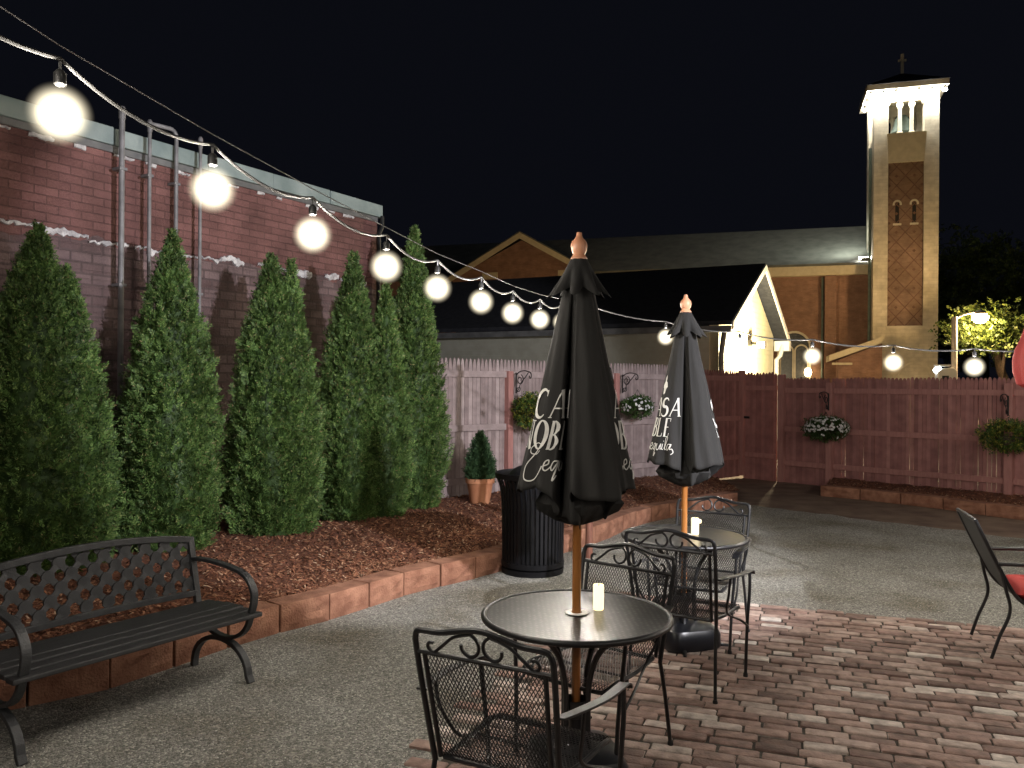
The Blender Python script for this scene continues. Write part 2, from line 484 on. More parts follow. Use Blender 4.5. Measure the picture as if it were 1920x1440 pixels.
# dark glossy table top, faint woven pattern
def table_mat():
    m, nt, b = nodes('black table top with woven relief')
    b.inputs['Base Color'].default_value = (.012, .012, .011, 1)
    b.inputs['Roughness'].default_value = .3
    b.inputs['Specular IOR Level'].default_value = .5
    tc = N(nt, 'ShaderNodeTexCoord')
    mp = N(nt, 'ShaderNodeMapping'); mp.inputs['Scale'].default_value = (1, .42, 1); mp.inputs['Rotation'].default_value = (0, 0, .9)
    nt.links.new(tc.outputs['Object'], mp.inputs[0])
    v = N(nt, 'ShaderNodeTexVoronoi'); v.inputs['Scale'].default_value = 62; v.inputs['Randomness'].default_value = .2
    nt.links.new(mp.outputs[0], v.inputs['Vector'])
    nt.links.new(ramp(nt, [(.22, (.1, .097, .085)), (.48, (.006, .006, .006))], v.outputs['Distance']), b.inputs['Base Color'])
    bp = N(nt, 'ShaderNodeBump'); bp.inputs['Strength'].default_value = .07; bp.inputs['Distance'].default_value = .002
    nt.links.new(v.outputs['Distance'], bp.inputs['Height']); nt.links.new(bp.outputs[0], b.inputs['Normal'])
    return m
M['table'] = table_mat()

# ================================================================== GROUND
def sheet(name, poly, z, m, kind='structure'):
    b = MB(); b.add([(x, y, z) for x, y in poly], [tuple(range(len(poly)))])
    return tag(b.build(name, m), kind=kind)
sheet('ground', [(-300, -60), (300, -60), (300, 500), (-300, 500)], -.03, M['street'])
gl, gr = gp(1390, 945), gp(1920, 1010)
gd = (gr - gl).normalized()
g2 = gr + gd * 6
def rough_line(a, b, n, amp):
    out = []
    for i in range(n + 1):
        p = a.lerp(b, i / n)
        out.append((p.x + random.uniform(-amp, amp), p.y + random.uniform(-amp, amp)))
    return out
edge = rough_line(gl, g2, 60, .05)
sheet('dirt_path', [(-7, -3), (14, -3), (14, 8), (7.0, 13.6), (5.2, 15.6), (3.6, 16.0), (-2, 12), (-7, 8)], -.004, M['earth'])
sheet('gravel_ground', [(-6.5, -2.5), (10.5, -2.5)] + edge[::-1] + [(2.4, 12.2), (.5, 10), (-2, 7.5), (-6.5, 4)], 0.0, M['gravel'])

# kerb line (outer bottom edge), left bed
KP = [(-5.6, 2.3), (-4.2, 3.15)] + [gp(x, y).xy[:] for x, y in ((33, 1330), (205, 1293), (463, 1205), (640, 1157), (750, 1120), (870, 1090), (935, 1073))] + \
     [gp(1120, 1018).xy[:], gp(1210, 982).xy[:], gp(1330, 958).xy[:], gp(1408, 944).xy[:]]
KC = [Vector((p.x, p.y, 0)) for p in catmull([(x, y, 0) for x, y in KP], 14)]
def resample(P, step):
    out = [P[0]]; acc = 0
    for a, b in zip(P[:-1], P[1:]):
        L = (b - a).length
        if L == 0: continue
        d = step - acc
        while d <= L:
            out.append(a.lerp(b, d / L)); d += step
        acc = L - (d - step)
    return out
def kerb(P, h, step=.41, inward=1, th=.2):
    b = MB()
    Q = resample(P, step)
    for a, c in zip(Q[:-1], Q[1:]):
        t = (c - a).normalized(); nrm = Vector((-t.y, t.x, 0)) * inward
        ang = math.atan2(t.y, t.x) + random.uniform(-.02, .02)
        L = (c - a).length - .014
        hh = h + random.uniform(-.006, .006)
        cc = (a + c) / 2 + nrm * (th / 2 + random.uniform(-.006, .006))
        # a split-face block: rough front made of a small grid
        nx, nz = 5, 4
        rot = Matrix.Rotation(ang, 3, 'Z')
        v, f = [], []
        for iz in range(nz + 1):
            for ix in range(nx + 1):
                e = (0 < ix < nx) and (0 < iz < nz)
                y = -th / 2 * inward + (random.uniform(-.012, .006) if e else .008) * inward
                v.append(rot @ Vector((-L / 2 + L * ix / nx, y, hh * iz / nz)) + cc)
        for iz in range(nz):
            for ix in range(nx):
                o = iz * (nx + 1) + ix
                f.append((o, o + 1, o + nx + 2, o + nx + 1))
        k = len(v)
        top0, top1 = nz * (nx + 1), nz * (nx + 1) + nx
        v += [rot @ Vector((-L / 2, th / 2 * inward, hh)) + cc, rot @ Vector((L / 2, th / 2 * inward, hh)) + cc,
              rot @ Vector((-L / 2, th / 2 * inward, 0)) + cc, rot @ Vector((L / 2, th / 2 * inward, 0)) + cc]
        f.append(tuple(range(top0, top1 + 1)) + (k + 1, k))
        f.append((0, k + 2, k) + tuple(i * (nx + 1) for i in range(nz, 0, -1)))
        f.append((nx,) + tuple(i * (nx + 1) + nx for i in range(1, nz + 1)) + (k + 1, k + 3))
        f.append((k, k + 1, k + 3, k + 2))
        b.add(v, f)
    return b
tag(kerb(KC, .185).build('kerb', M['kerb'], bevel=.006), kind='structure')
K2 = [gp(1537, 930), gp(1640, 940), gp(1780, 957), gp(1920, 976)]
k2d = (K2[-1] - K2[0]).normalized()
K2 = [Vector((p.x, p.y, 0)) for p in catmull(K2 + [K2[-1] + k2d * 4], 10)]
tag(kerb(K2, .16, inward=1, step=.6).build('kerb', M['kerb'], bevel=.006), kind='structure')

# back fence and building lines
WO, WD = Vector((-4.0, 7.68, 0)), Vector((2.15, 3.6, 0)).normalized()
FO, FD = Vector((-.83, 11.0, 0)), Vector((4.7, 4.0, 0)).normalized()
def bed(P, opp, h0, h1, nv=16, name='mulch_bed'):
    v, f = [], []
    for i, p in enumerate(P):
        q = opp(i / (len(P) - 1))
        for j in range(nv + 1):
            s = j / nv
            x = p.lerp(q, s)
            z = h0 + (h1 - h0) * s + .035 * math.sin(3.1 * x.x + 1.3 * x.y) * min(1, 4 * s) * (1 - s) + (random.uniform(-.012, .012) if 0 < j else 0)
            v.append((x.x, x.y, z))
    for i in range(len(P) - 1):
        for j in range(nv):
            o = i * (nv + 1) + j
            f.append((o, o + nv + 1, o + nv + 2, o + 1))
    b = MB(); b.add(v, f)
    o = tag(b.build(name, M['mulch'], smooth=True), kind='structure')
    return np.array(v).reshape(len(P), nv + 1, 3)
# bed starts just inside the kerb blocks
KI = []
for i, p in enumerate(KC):
    t = (KC[min(i + 1, len(KC) - 1)] - KC[max(i - 1, 0)]).normalized()
    KI.append(p + Vector((-t.y, t.x, 0)) * .19)
OPP = [Vector((-8, 5, 0)), WO - WD * 2.5, WO - WD * .5, WO + WD * 1.5, WO + WD * 3.4 + Vector((.05, 0, 0)), FO - FD * .6, FO + FD * 1.0, FO + FD * 3.0, FO + FD * 4.6, FO + FD * 5.4]
OPC = catmull(OPP, 12)
def opp1(s):
    x = s * (len(OPC) - 1); i = min(int(x), len(OPC) - 2)
    return OPC[i].lerp(OPC[i + 1], x - i)
BED = bed(KI, opp1, .17, .2)
RF0 = Vector((4.82, 14.7, 0)); RFD = Vector((2.4, -2.7, 0)).normalized()
K2I = [p + Vector((-k2d.y, k2d.x, 0)) * .19 for p in K2]
BED2 = bed(K2I, lambda s: RF0 + RFD * (.9 + s * 6.2) + Vector((.05, .05, 0)), .13, .16, nv=8)

def chips(name, grids, n, m, near=1.0):
    """small wood chips lying on the bed"""
    c = []
    for G, k in grids:
        a, b2 = G.shape[0], G.shape[1]
        cnt = 0
        while cnt < k:
            i = random.random() * (a - 1); j = (random.random() ** 1.3) * (b2 - 1)
            i0, j0 = int(i), int(j)
            p = G[i0, j0] * (1 - (i - i0)) + G[min(i0 + 1, a - 1), j0] * (i - i0)
            q = G[i0, min(j0 + 1, b2 - 1)]
            p = p + (q - G[i0, j0]) * (j - j0)
            if p[1] < 3.2 or random.random() > min(1, 5.5 / p[1]) * 1.2: continue
            c.append(p); cnt += 1
    c = np.array(c); n = len(c)
    L = RNG.uniform(.007, .032, n) ; W = RNG.uniform(.003, .008, n); a = RNG.uniform(0, math.pi * 2, n); tl = RNG.uniform(-.6, .6, n)
    u = np.stack([np.cos(a) * np.cos(tl), np.sin(a) * np.cos(tl), np.sin(tl)], 1)
    s = np.stack([-np.sin(a), np.cos(a), RNG.uniform(-.5, .5, n)], 1)
    c[:, 2] += .008
    V = np.stack([c - u * L[:, None] - s * W[:, None], c + u * L[:, None] - s * W[:, None] * .6, c + u * L[:, None] * .9 + s * W[:, None], c - u * L[:, None] * .9 + s * W[:, None],
                  c + np.array([0, 0, .006])], 1).reshape(-1, 3)
    o = np.arange(n)[:, None] * 5
    Q = np.concatenate([o + np.array([[0, 1, 4]]), o + np.array([[1, 2, 4]]), o + np.array([[2, 3, 4]]), o + np.array([[3, 0, 4]])], 0)
    return np_mesh(name, V, Q, m)
tag(chips('mulch_chips', [(BED, 38000), (BED2, 3500)], 0, M['chip']), 'reddish brown bark chips spread over the planting beds', 'mulch', kind='stuff')

# loose pebbles on the gravel
def pebbles():
    n = 26000
    pts = []
    while len(pts) < n:
        d = random.uniform(3.2, 8.5); u = random.uniform(-.68, .68)
        if random.random() > (4.2 / d) ** 2: continue
        x, y = u * d, d
        if in_patio(x, y, -.05) or kerb_side(x, y): continue
        pts.append((x, y, 0.001))
    c = np.array(pts)
    r = RNG.uniform(.0022, .0058, n)
    D = np.array([(1, 0, 0), (0, 1, 0), (-1, 0, 0), (0, -1, 0), (0, 0, .8)])
    a = RNG.uniform(0, 6.28, n)
    ca, sa = np.cos(a)[:, None], np.sin(a)[:, None]
    X = D[None, :, 0] * ca - D[None, :, 1] * sa; Y = (D[None, :, 0] * sa + D[None, :, 1] * ca) * RNG.uniform(.6, 1, n)[:, None]
    P = np.stack([X, Y, np.repeat(D[None, :, 2], n, 0)], 2) * r[:, None, None] + c[:, None, :]
    o = np.arange(n)[:, None] * 5
    Q = np.concatenate([o + np.array([q]) for q in ([0, 1, 4], [1, 2, 4], [2, 3, 4], [3, 0, 4])], 0)
    return np_mesh('gravel_pebbles', P.reshape(-1, 3), Q, M['pebble'])

# ---------------- brick patio
PA, PD = gp(1357, 1130), (gp(1920, 1181) - gp(1357, 1130)).normalized()   # far edge, runs right and towards us
PN = Vector((PD.y, -PD.x, 0)) * 1                                         # towards the camera
if PN.y > 0: PN = -PN
PL = gp(785, 1400)
PS0 = (PL - PA).dot(PD)
def in_patio(x, y, grow=0):
    v = Vector((x, y, 0)) - PA
    s, t = v.dot(PD), v.dot(PN)
    return t > grow - .0 and s > PS0 + grow + .1
def kerb_side(x, y):
    # true when the point lies on the bed side of the kerb
    best = min(range(len(KC) - 1), key=lambda i: (KC[i].x - x) ** 2 + (KC[i].y - y) ** 2)
    t = KC[best + 1] - KC[best]
    return (t.x * (y - KC[best].y) - t.y * (x - KC[best].x)) > -.01
tag(pebbles(), 'small pale and dark pebbles loose on the grey gravel', 'gravel', kind='stuff')
def patio():
    b = MB(); base = MB()
    bl, bw, gap = .195, .078, .008
    ang = math.atan2(PD.y, PD.x)
    rows = int(7.2 / (bw + gap))
    for r_ in range(rows):
        t0 = r_ * (bw + gap)
        s = PS0 + random.uniform(0, .2) + .1 * (r_ % 2) - .05
        while s < 7.2:
            L = bl * (random.uniform(.93, 1.05) if random.random() > .1 else random.uniform(.45, .75))
            c = PA + PD * (s + L / 2) + PN * (t0 + bw / 2 + random.uniform(-.006, .006))
            s += L + gap * random.uniform(.6, 1.6)
            if c.y < 1.5 or c.x > 7 or abs(c.x) > .75 * c.y + 1.0: continue
            h = .05
            rot = Matrix.Rotation(ang + random.uniform(-.03, .03), 3, 'Z') @ Matrix.Rotation(random.uniform(-.022, .022), 3, 'X') @ Matrix.Rotation(random.uniform(-.012, .012), 3, 'Y')
            zt = .012 + random.uniform(-.006, .007)
            # rounded top: three stacked outlines with worn, uneven corners
            hx, hy = L / 2, bw / 2 * random.uniform(.95, 1.03)
            def ringp(ins, z):
                out = []
                for sx, sy in ((-1, -1), (1, -1), (1, 1), (-1, 1)):
                    cx, cy_ = sx * (hx - ins), sy * (hy - ins)
                    k = .006
                    pr = [(cx - sx * k, cy_), (cx, cy_ - sy * k)]
                    if sx * sy < 0: pr = pr
                    else: pr = pr[::-1]
                    out += pr
                return [rot @ Vector((x + random.uniform(-.002, .002), y + random.uniform(-.002, .002), z)) + Vector((c.x, c.y, zt)) for x, y in out]
            v = ringp(0, -h) + ringp(0, -.006) + ringp(.0025, -.002) + ringp(.006, 0)
            f = []
            for q in range(3):
                for k in range(8):
                    f.append((q * 8 + k, q * 8 + (k + 1) % 8, q * 8 + 8 + (k + 1) % 8, q * 8 + 8 + k))
            f.append(tuple(24 + k for k in range(8)))
            b.add(v, f)
    o = b.build('brick_pavement', M['paver'], smooth=True)
    tag(o, kind='structure')
    p0, p1 = PA + PD * (PS0 + .16), PA + PD * 7.4
    q0, q1 = p0 + PN * 7.3, p1 + PN * 7.3
    p0 += PN * .02; p1 += PN * .02
    sheet('pavement_bedding', [p0.xy[:], p1.xy[:], q1.xy[:], q0.xy[:]], .004, M['joint'])
patio()

# ================================================================== BRICK BUILDING (left)
WH = 4.12
wrz = math.atan2(WD.y, WD.x)
bw_ = thing('brick_building', 'old painted block building with a pale green coping behind the tall evergreens', 'building', WO, wrz)
CORN = 4.19
b = MB(); b.bb(-9, CORN, 0, 6, -.1, WH - .17); b.build('wall', M['wall'], bw_)
b = MB()
x = -9.0
while x < CORN:
    L = min(random.uniform(.9, 1.4), CORN + .06 - x)
    dz = random.uniform(-.008, .008)
    b.bb(x, x + L - .006, -.05 + random.uniform(-.006, .006), 6, WH - .17 + .004, WH + dz)
    x += L
b.build('coping', M['coping'], bw_, bevel=.008)
b = MB(); b.bb(-9, CORN - .02, -.028, -.001, WH - .235, WH - .172); b.build('drip_board', M['lampmetal'], bw_)
def ragged(x0, x1, z0, th, step, amp, y):
    v, f = [], []
    x = x0; i = 0
    lo = hi = 0
    while x < x1:
        lo = .7 * lo + random.uniform(-amp, amp); hi = .7 * hi + random.uniform(-amp, amp)
        zl, zh = z0 - th / 2 + lo, z0 + th / 2 + hi
        if zh < zl + .015: zh = zl + .015
        v += [(x, y + random.uniform(-.006, .004), zl), (x, y + random.uniform(-.012, .0), zh), (x, 0.002, zl - .004), (x, .002, zh + .004)]
        x += step * random.uniform(.5, 1.5); i += 1
    for k in range(i - 1):
        a, c = k * 4, k * 4 + 4
        f += [(a, c, c + 1, a + 1), (a + 1, c + 1, c + 3, a + 3), (a, a + 2, c + 2, c)]
    return MB().add(v, f)
xx = -5.5
while xx < CORN - .25:
    L = random.uniform(.12, .6)
    ragged(xx, min(xx + L, CORN - .2), 3.03 + random.uniform(-.03, .03), random.choice([.008, .015, .03, .05]), .02, .02, -.018).build('mortar_streak', M['oldplaster'], bw_)
    xx += L + random.choice([0, .02, .05, .2])
for k in range(15):
    xx = -1.6 + k * .36 + random.uniform(0, .12); z = WH - .237
    ragged(xx, xx + random.uniform(.08, .24), z - .016, .022, .02, .009, -.012).build('flaking_paint', M['oldplaster'], bw_)
b = MB()
b.tube([(CORN + .03, -.06, WH - .15), (CORN + .03, -.06, WH - .3), (CORN - .02, -.05, WH - .4), (CORN - .03, -.05, 2.2)], .028, 8)
b.build('corner_pipe', M['socket'], bw_, smooth=True)

# vent pipes standing against the wall
pl = [(229, 203, 'tallest vent pipe with a thick upper sleeve, left of the other three', .027, 0),
      (281, 228, 'slim straight vent pipe, second from the left on the maroon wall', .019, 0),
      (331, 243, 'vent pipe with an elbow bent back over the coping', .021, 1),
      (376, 260, 'thin vent pipe beside the second string bulb', .018, 0)]
for px, py, lab, r_, el in pl:
    u = ray(px, py)
    # position on the wall line
    nrm = Vector((WD.y, -WD.x, 0))
    w0 = WO + nrm * (.16 if not el else .1)
    a = (w0.x - u.x * w0.y) / (u.x * WD.y - WD.x)
    p = w0 + WD * a
    k = ray(px, py); d = p.y
    ztop = HC + k.z * d
    o = thing('vent_pipe', lab, 'pipe', (p.x, p.y, 0), wrz, 'vent pipes on the block wall')
    b = MB()
    if el:
        b.tube([(0, 0, .1), (0, 0, ztop - .08)] + [(-.07 * (1 - math.cos(t)), 0, ztop - .08 + .07 * math.sin(t)) for t in (.4, .8, 1.2, 1.57)] + [(-.3, .03, ztop - .012)], r_, 10)
    else:
        b.tube([(0, 0, .1), (0, 0, ztop)], r_, 10)
    b.build('shaft', M['galv'], o, smooth=True)
    b = MB()
    if not el:
        b.lathe([(r_ + .004, ztop - .1), (r_ + .008, ztop - .02), (r_ + .005, ztop + .004), (r_ * .6, ztop + .02)], 12)
        b.build('cap', M['galv'], o, smooth=True)
    for z in (1.2, 2.6, 3.7):
        b = MB(); b.bb(-r_ - .012, r_ + .012, -r_ - .004, .09, z, z + .025); b.build('bracket', M['galv'], o)

# ================================================================== ARBORVITAE
def sprays(P, U, L, nl, wid, spread=.8):
    """P base points, U axis directions, L lengths; nl flat leaflets per spray"""
    n = len(P)
    rnd = RNG.normal(size=(n, 3)); S = np.cross(U, rnd); S /= np.linalg.norm(S, axis=1)[:, None] + 1e-9
    Vs = []
    for k in range(nl):
        fk = k / nl
        sgn = 1 if k % 2 else -1
        st = P + U * (L * fk)[:, None]
        d = U * (1 - spread * .4) + S * (sgn * spread * (1 - fk * .5))
        d += RNG.normal(scale=.15, size=(n, 3)); d /= np.linalg.norm(d, axis=1)[:, None]
        ll = L * (.55 - .25 * fk) * RNG.uniform(.7, 1.2, n)
        wv = np.cross(d, np.cross(U, S)); wv /= np.linalg.norm(wv, axis=1)[:, None] + 1e-9
        wv *= (wid * RNG.uniform(.7, 1.3, n))[:, None]
        md = st + d * (ll * .5)[:, None]
        Vs.append(np.stack([st, md + wv, st + d * ll[:, None], md - wv], 1))
    V = np.stack(Vs, 1).reshape(-1, 3)
    Q = np.arange(len(V)).reshape(-1, 4)
    return V, Q
def cone_crown(H, rm, n, tip=(0, 0), z0=.02, seed=0, pw=2.15):
    g = np.random.default_rng(seed)
    h = 1 - np.sqrt(1 - g.uniform(0, 1, n * 2) * .999)
    h = np.clip(g.beta(1.05, 1.35, n), 0, .995)
    a = g.uniform(0, 2 * math.pi, n)
    lump = 1 + .09 * np.sin(3 * a + 9 * h + seed) + .07 * np.sin(7 * a - 15 * h + 2 * seed) + .05 * np.sin(11 * a + 33 * h)
    base = np.minimum(1, .72 + 1.6 * h)
    r = (rm - .045) * (1 - h ** pw) * base * lump * g.uniform(.74, 1.03, n)
    r = np.maximum(r, .006)
    x = r * np.cos(a) + tip[0] * h; y = r * np.sin(a) + tip[1] * h
    P = np.stack([x, y, z0 + h * H], 1)
    out = np.stack([np.cos(a), np.sin(a), np.zeros(n)], 1)
    U = out * (.75 - .35 * h)[:, None] + np.array([0, 0, 1.0]) * g.uniform(.35, 1.0, n)[:, None] + g.normal(scale=.25, size=(n, 3))
    U /= np.linalg.norm(U, axis=1)[:, None]
    L = g.uniform(.055, .115, n) * (1 - .35 * h)
    V, Q = sprays(P, U, L, 9, .0058)
    # dense twiggy heart of the crown
    nh, na = 26, 18
    hv = []
    for i in range(nh + 1):
        hh = i / nh
        rr = (rm - .045) * (1 - hh ** pw) * min(1, .72 + 1.6 * hh) * .74
        for k in range(na):
            aa = 2 * math.pi * k / na
            q = rr * (1 + .1 * math.sin(3 * aa + 9 * hh + seed) + .12 * random.uniform(-1, 1))
            hv.append((q * math.cos(aa) + tip[0] * hh, q * math.sin(aa) + tip[1] * hh, z0 + hh * H * .97))
    hq = []
    for i in range(nh):
        for k in range(na):
            hq.append((i * na + k, i * na + (k + 1) % na, (i + 1) * na + (k + 1) % na, (i + 1) * na + k))
    hv = np.array(hv); hq = np.array(hq) + len(V)
    return np.concatenate([V, hv]), np.concatenate([Q, hq])
TREES = [  # trunk foot, height, crown radius, second leader (dx,dy,h,r)
    ((-3.86, 6.62), 2.75, .54, (.24, .12, 2.42, .42), 'arborvitae at the near end of the row, cut off by the picture edge'),
    ((-3.12, 7.5), 2.86, .5, None, 'arborvitae with one sharp tip, just behind the bench'),
    ((-2.44, 8.35), 2.78, .48, (.19, .05, 2.74, .36), 'twin-tipped arborvitae, third of the evergreen row'),
    ((-1.81, 9.25), 2.95, .44, (.38, .1, 2.62, .33), 'arborvitae with a lower narrow second stem beside it'),
    ((-1.2, 10.1), 3.4, .43, None, 'tallest slim arborvitae at the far end of the row'),
]
for i, ((x, y), H, rm, sec, lab) in enumerate(TREES):
    o = thing('arborvitae', lab, 'tree', (x, y, .17), 0, 'arborvitae along the wall')
    V, Q = cone_crown(H, rm, 8200, tip=(random.uniform(-.05, .05), random.uniform(-.05, .05)), seed=i + 1)
    if sec:
        V2, Q2 = cone_crown(sec[2], sec[3], 4200, seed=i + 20)
        V2 = V2 + np.array([sec[0], sec[1], 0])
        Q = np.concatenate([Q, Q2 + len(V)]); V = np.concatenate([V, V2])
    np_mesh('crown', V, Q, M['leaf'], o)
    b = MB(); b.tube([(0, 0, -.05), (0.01, 0, .3), (0, .01, H * .7)], [.05, .045, .01], 8)
    b.build('trunk', M['bark'], o, smooth=True)

# potted dwarf conifer
pp = gp(899, 944, .2)
po = thing('potted_conifer', 'small dwarf conifer in a terracotta pot at the foot of the fence', 'potted plant', (pp.x, pp.y + .12, .19))
b = MB(); b.lathe([(.12, 0), (.125, .01), (.165, .25), (.168, .255), (.183, .256), (.187, .315), (.165, .316), (.155, .28)], 32)
b.build('pot', M['terracotta'], po, smooth=True)
b = MB(); b.lathe([(.005, .285), (.158, .28)], 20, cap=False); b.build('soil', M['soil'], po)
V, Q = cone_crown(.6, .2, 1500, seed=44, pw=1.9, z0=0); V[:, 2] += .27
np_mesh('crown', V, Q, M['spruce'], po)

# ================================================================== FENCES
def pickets(L, z0, z1, pitch, gap, tip, jit=.006, gapfn=None, th=.016, s0=0.0):
    b = MB()
    s = s0
    while s + pitch * .5 < s0 + L:
        g = gapfn(s) if gapfn else gap
        wd = pitch - g
        if s + wd > s0 + L: wd = s0 + L - s
        zt = z1 + random.uniform(-jit, jit)
        yy = random.uniform(-.002, .002)
        m_ = s + wd / 2
        poly = [(s, z0), (s + wd, z0), (s + wd, zt - tip), (m_ + wd * .36, zt - tip * .45), (m_ + wd * .2, zt - tip * .1), (m_, zt), (m_ - wd * .2, zt - tip * .1), (m_ - wd * .36, zt - tip * .45), (s, zt - tip)]
        b.prism(poly, -th / 2 + yy, th / 2 + yy)
        s += pitch
    return b
frz = math.atan2(FD.y, FD.x)
POSTS = [-1.25, .99, 3.19, 5.4, 6.6]
bf = thing('picket_fence', 'picket fence with pointed tops, floodlit tint in its lilac boards, along the back of the bed', 'fence', FO, frz)
for i, (s0, s1) in enumerate(zip(POSTS[:-1], POSTS[1:])):
    red = i == 3  # panel past the floodlight, painted in the darker unlit board colour
    zt = 1.98 if red else 2.045
    pk = pickets(s1 - s0 - .004, .14 if not red else .03, zt, .068, .005, .14, s0=s0)
    po_ = pk.build('picket_panel', M['redfence'] if red else M['litfence'], bf)
    if red: po_['label'] = 'dark maroon picket panel'
    for z in (1.79, 1.06, .35):
        b = MB(); b.bb(s0 + .046, s1 - .046, -.055, -.0105, z, z + .085)
        b.build('rail', M['redpost'] if red else M['litfence'], bf)
for s in POSTS:
    b = MB(); b.bb(s - .045, s + .045, -.1, -.0105, .05, 1.88 if s < 6 else 1.98)
    b.build('post', M['redpost'], bf, bevel=.004)
# right fence
rrz = math.atan2(RFD.y, RFD.x)
rf = thing('stockade_fence', 'dark maroon stockade fence with light slits, to the right of the gate', 'fence', RF0, rrz)
RP = [0.0, .9, 3.62, 6.3]
def gapfn(s):
    return random.choice([.001, .002, .004, .007, .009]) if 1.0 < s < 4.2 else random.choice([.001, .002, .004])
for i, (s0, s1) in enumerate(zip(RP[:-1], RP[1:])):
    pickets(s1 - s0 - .004, -.02, 1.845, .062, .006, .05, gapfn=gapfn, s0=s0, jit=.01).build('picket_panel', M['redfence'], rf)
    for z in (1.58, .9, .3):
        b = MB(); b.bb(s0 + .056, s1 - .056, -.06, -.0105, z, z + .085); b.build('rail', M['redpost'], rf)
for s in RP:
    b = MB(); b.bb(s - .055, s + .055, -.11, -.0105, 0, 1.9 if s == 0 else 1.76); b.build('post', M['redpost'], rf, bevel=.004)
# gate
GA = FO + FD * 6.66; GB = RF0 + Vector((-.02, .03, 0))
gdv = (GB - GA); gL = gdv.length; grz = math.atan2(gdv.y, gdv.x)
gt = thing('picket_gate', 'narrow dark picket gate between the two fences', 'gate', GA, grz)
pickets(gL - .12, -.02, 1.93, .06, .008, .05, s0=.06, jit=.02, gapfn=lambda s: random.choice([.001, .001, .002, .005])).build('picket_panel', M['redfence'], gt)
for z in (1.62, .4):
    b = MB(); b.bb(.07, gL - .07, -.05, -.0105, z, z + .08); b.build('rail', M['redpost'], gt)
b = MB(); b.bb(.1, .2, -.07, -.051, 1.1, 1.14); b.tube([(.14, -.075, 1.12), (.14, -.1, 1.12), (.19, -.1, 1.12)], .007, 6); b.build('latch', M['iron'], gt)

# ---------------- hanging baskets and scroll brackets
def scroll_bracket(loc, rz, lab):
    o = thing('plant_bracket', lab, 'bracket', loc, rz, 'scrolled plant brackets on the fence posts')
    b = MB()
    b.bb(-.012, .012, -.006, 0, -.26, .03)
    arm = [(0, -.006, .0)] + [(0, -.02 - .3 * t, .02 + .035 * math.sin(math.pi * t)) for t in (.15, .35, .55, .75, .95)]
    arm += [(0, -.32, -.02), (0, -.30, -.05), (0, -.275, -.035), (0, -.285, -.015)]
    b.tube(catmull(arm, 5), .0075, 6)
    def spiral(cy_, cz, r0, a0, turns, sg=1):
        return [(0, cy_ + (r0 * (1 - .75 * k / 24)) * math.cos(a0 + sg * k / 24 * turns * 6.283), cz + (r0 * (1 - .75 * k / 24)) * math.sin(a0 + sg * k / 24 * turns * 6.283)) for k in range(25)]
    b.tube(spiral(-.085, -.07, .075, 1.9, 1.3), .006, 6)
    b.tube(spiral(-.05, -.2, .045, 2.2, 1.2), .006, 6)
    b.tube(catmull([(0, -.01, -.25), (0, -.06, -.2), (0, -.1, -.12), (0, -.2, -.03), (0, -.26, .03)], 5), .006, 6)
    b.build('scrollwork', M['iron'], o, smooth=True)
    return o
def basket(loc, rad, hgt, lab, leafm, flowers, nleaf=900, bracket=None):
    o = thing('flower_basket', lab, 'hanging basket', loc, 0, 'hanging flower baskets on the fences')
    b = MB(); b.lathe([(.02, -.13), (.1, -.11), (.15, -.04), (.165, 0), (.158, 0), (.14, -.04)], 18); b.build('bowl', M['bark'], o, smooth=True)
    b = MB()
    for k in range(3):
        a = k * 2.094 + .4
        b.tube([(.155 * math.cos(a), .155 * math.sin(a), -.01), (0, 0, .27)], .003, 5)
    b.build('chain', M['iron'], o)
    n = nleaf
    d = RNG.normal(size=(n, 3)); d /= np.linalg.norm(d, axis=1)[:, None]
    rr = RNG.uniform(.55, 1.02, n) * (1 + .12 * np.sin(5 * np.arctan2(d[:, 1], d[:, 0])))
    P = d * rr[:, None] * np.array([rad, rad, hgt])
    U = d + np.array([0, 0, .3]) + RNG.normal(scale=.4, size=(n, 3)); U /= np.linalg.norm(U, axis=1)[:, None]
    V, Q = sprays(P, U, RNG.uniform(.04, .075, n), 4, .011, spread=.9)
    np_mesh('foliage', V, Q, leafm, o)
    if flowers:
        n = flowers
        d = RNG.normal(size=(n, 3)); d[:, 2] = np.abs(d[:, 2]) * .9 - .35; d[:, 1] = -np.abs(d[:, 1]); d /= np.linalg.norm(d, axis=1)[:, None]
        C = d * np.array([rad, rad, hgt]) * 1.04
        Vs, Qs = [], []
        for i in range(n):
            nv = Vector(d[i]); t = nv.orthogonal().normalized(); s = nv.cross(t); r_ = random.uniform(.016, .027)
            o0 = len(Vs)
            Vs.append(Vector(C[i]) + nv * .004)
            for k in range(10):
                a = k * .6283; q = r_ * (1 if k % 2 == 0 else .72)
                Vs.append(Vector(C[i]) + (t * math.cos(a) + s * math.sin(a)) * q + nv * .012)
            for k in range(10):
                Qs.append((o0, o0 + 1 + k, o0 + 1 + (k + 1) % 10))
        bl_ = np_mesh('blossoms', np.array([v[:] for v in Vs]), np.array(Qs), M['petal'], o)
        bl_['kind'] = 'stuff'
    return o
fn = Vector((FD.y, -FD.x, 0))
p = FO + FD * 1.0 + fn * .1
scroll_bracket((p.x + .06, p.y, 1.83), frz, 'black scroll bracket above the yellow leaved basket')
p2 = FO + FD * 3.2 + fn * .1
scroll_bracket((p2.x + .06, p2.y, 1.83), frz, 'black scroll bracket above the small white flowered basket')
q = FO + FD * 1.13 + fn * .4; basket((q.x, q.y, 1.33), .25, .23, 'round basket of yellow and green leaves on the lilac fence', M['basketleaf'], 0, 1300)
q = FO + FD * 3.33 + fn * .38; basket((q.x, q.y, 1.36), .23, .15, 'basket of green leaves dotted with white flowers between the two umbrellas', M['darkleaf'], 40)
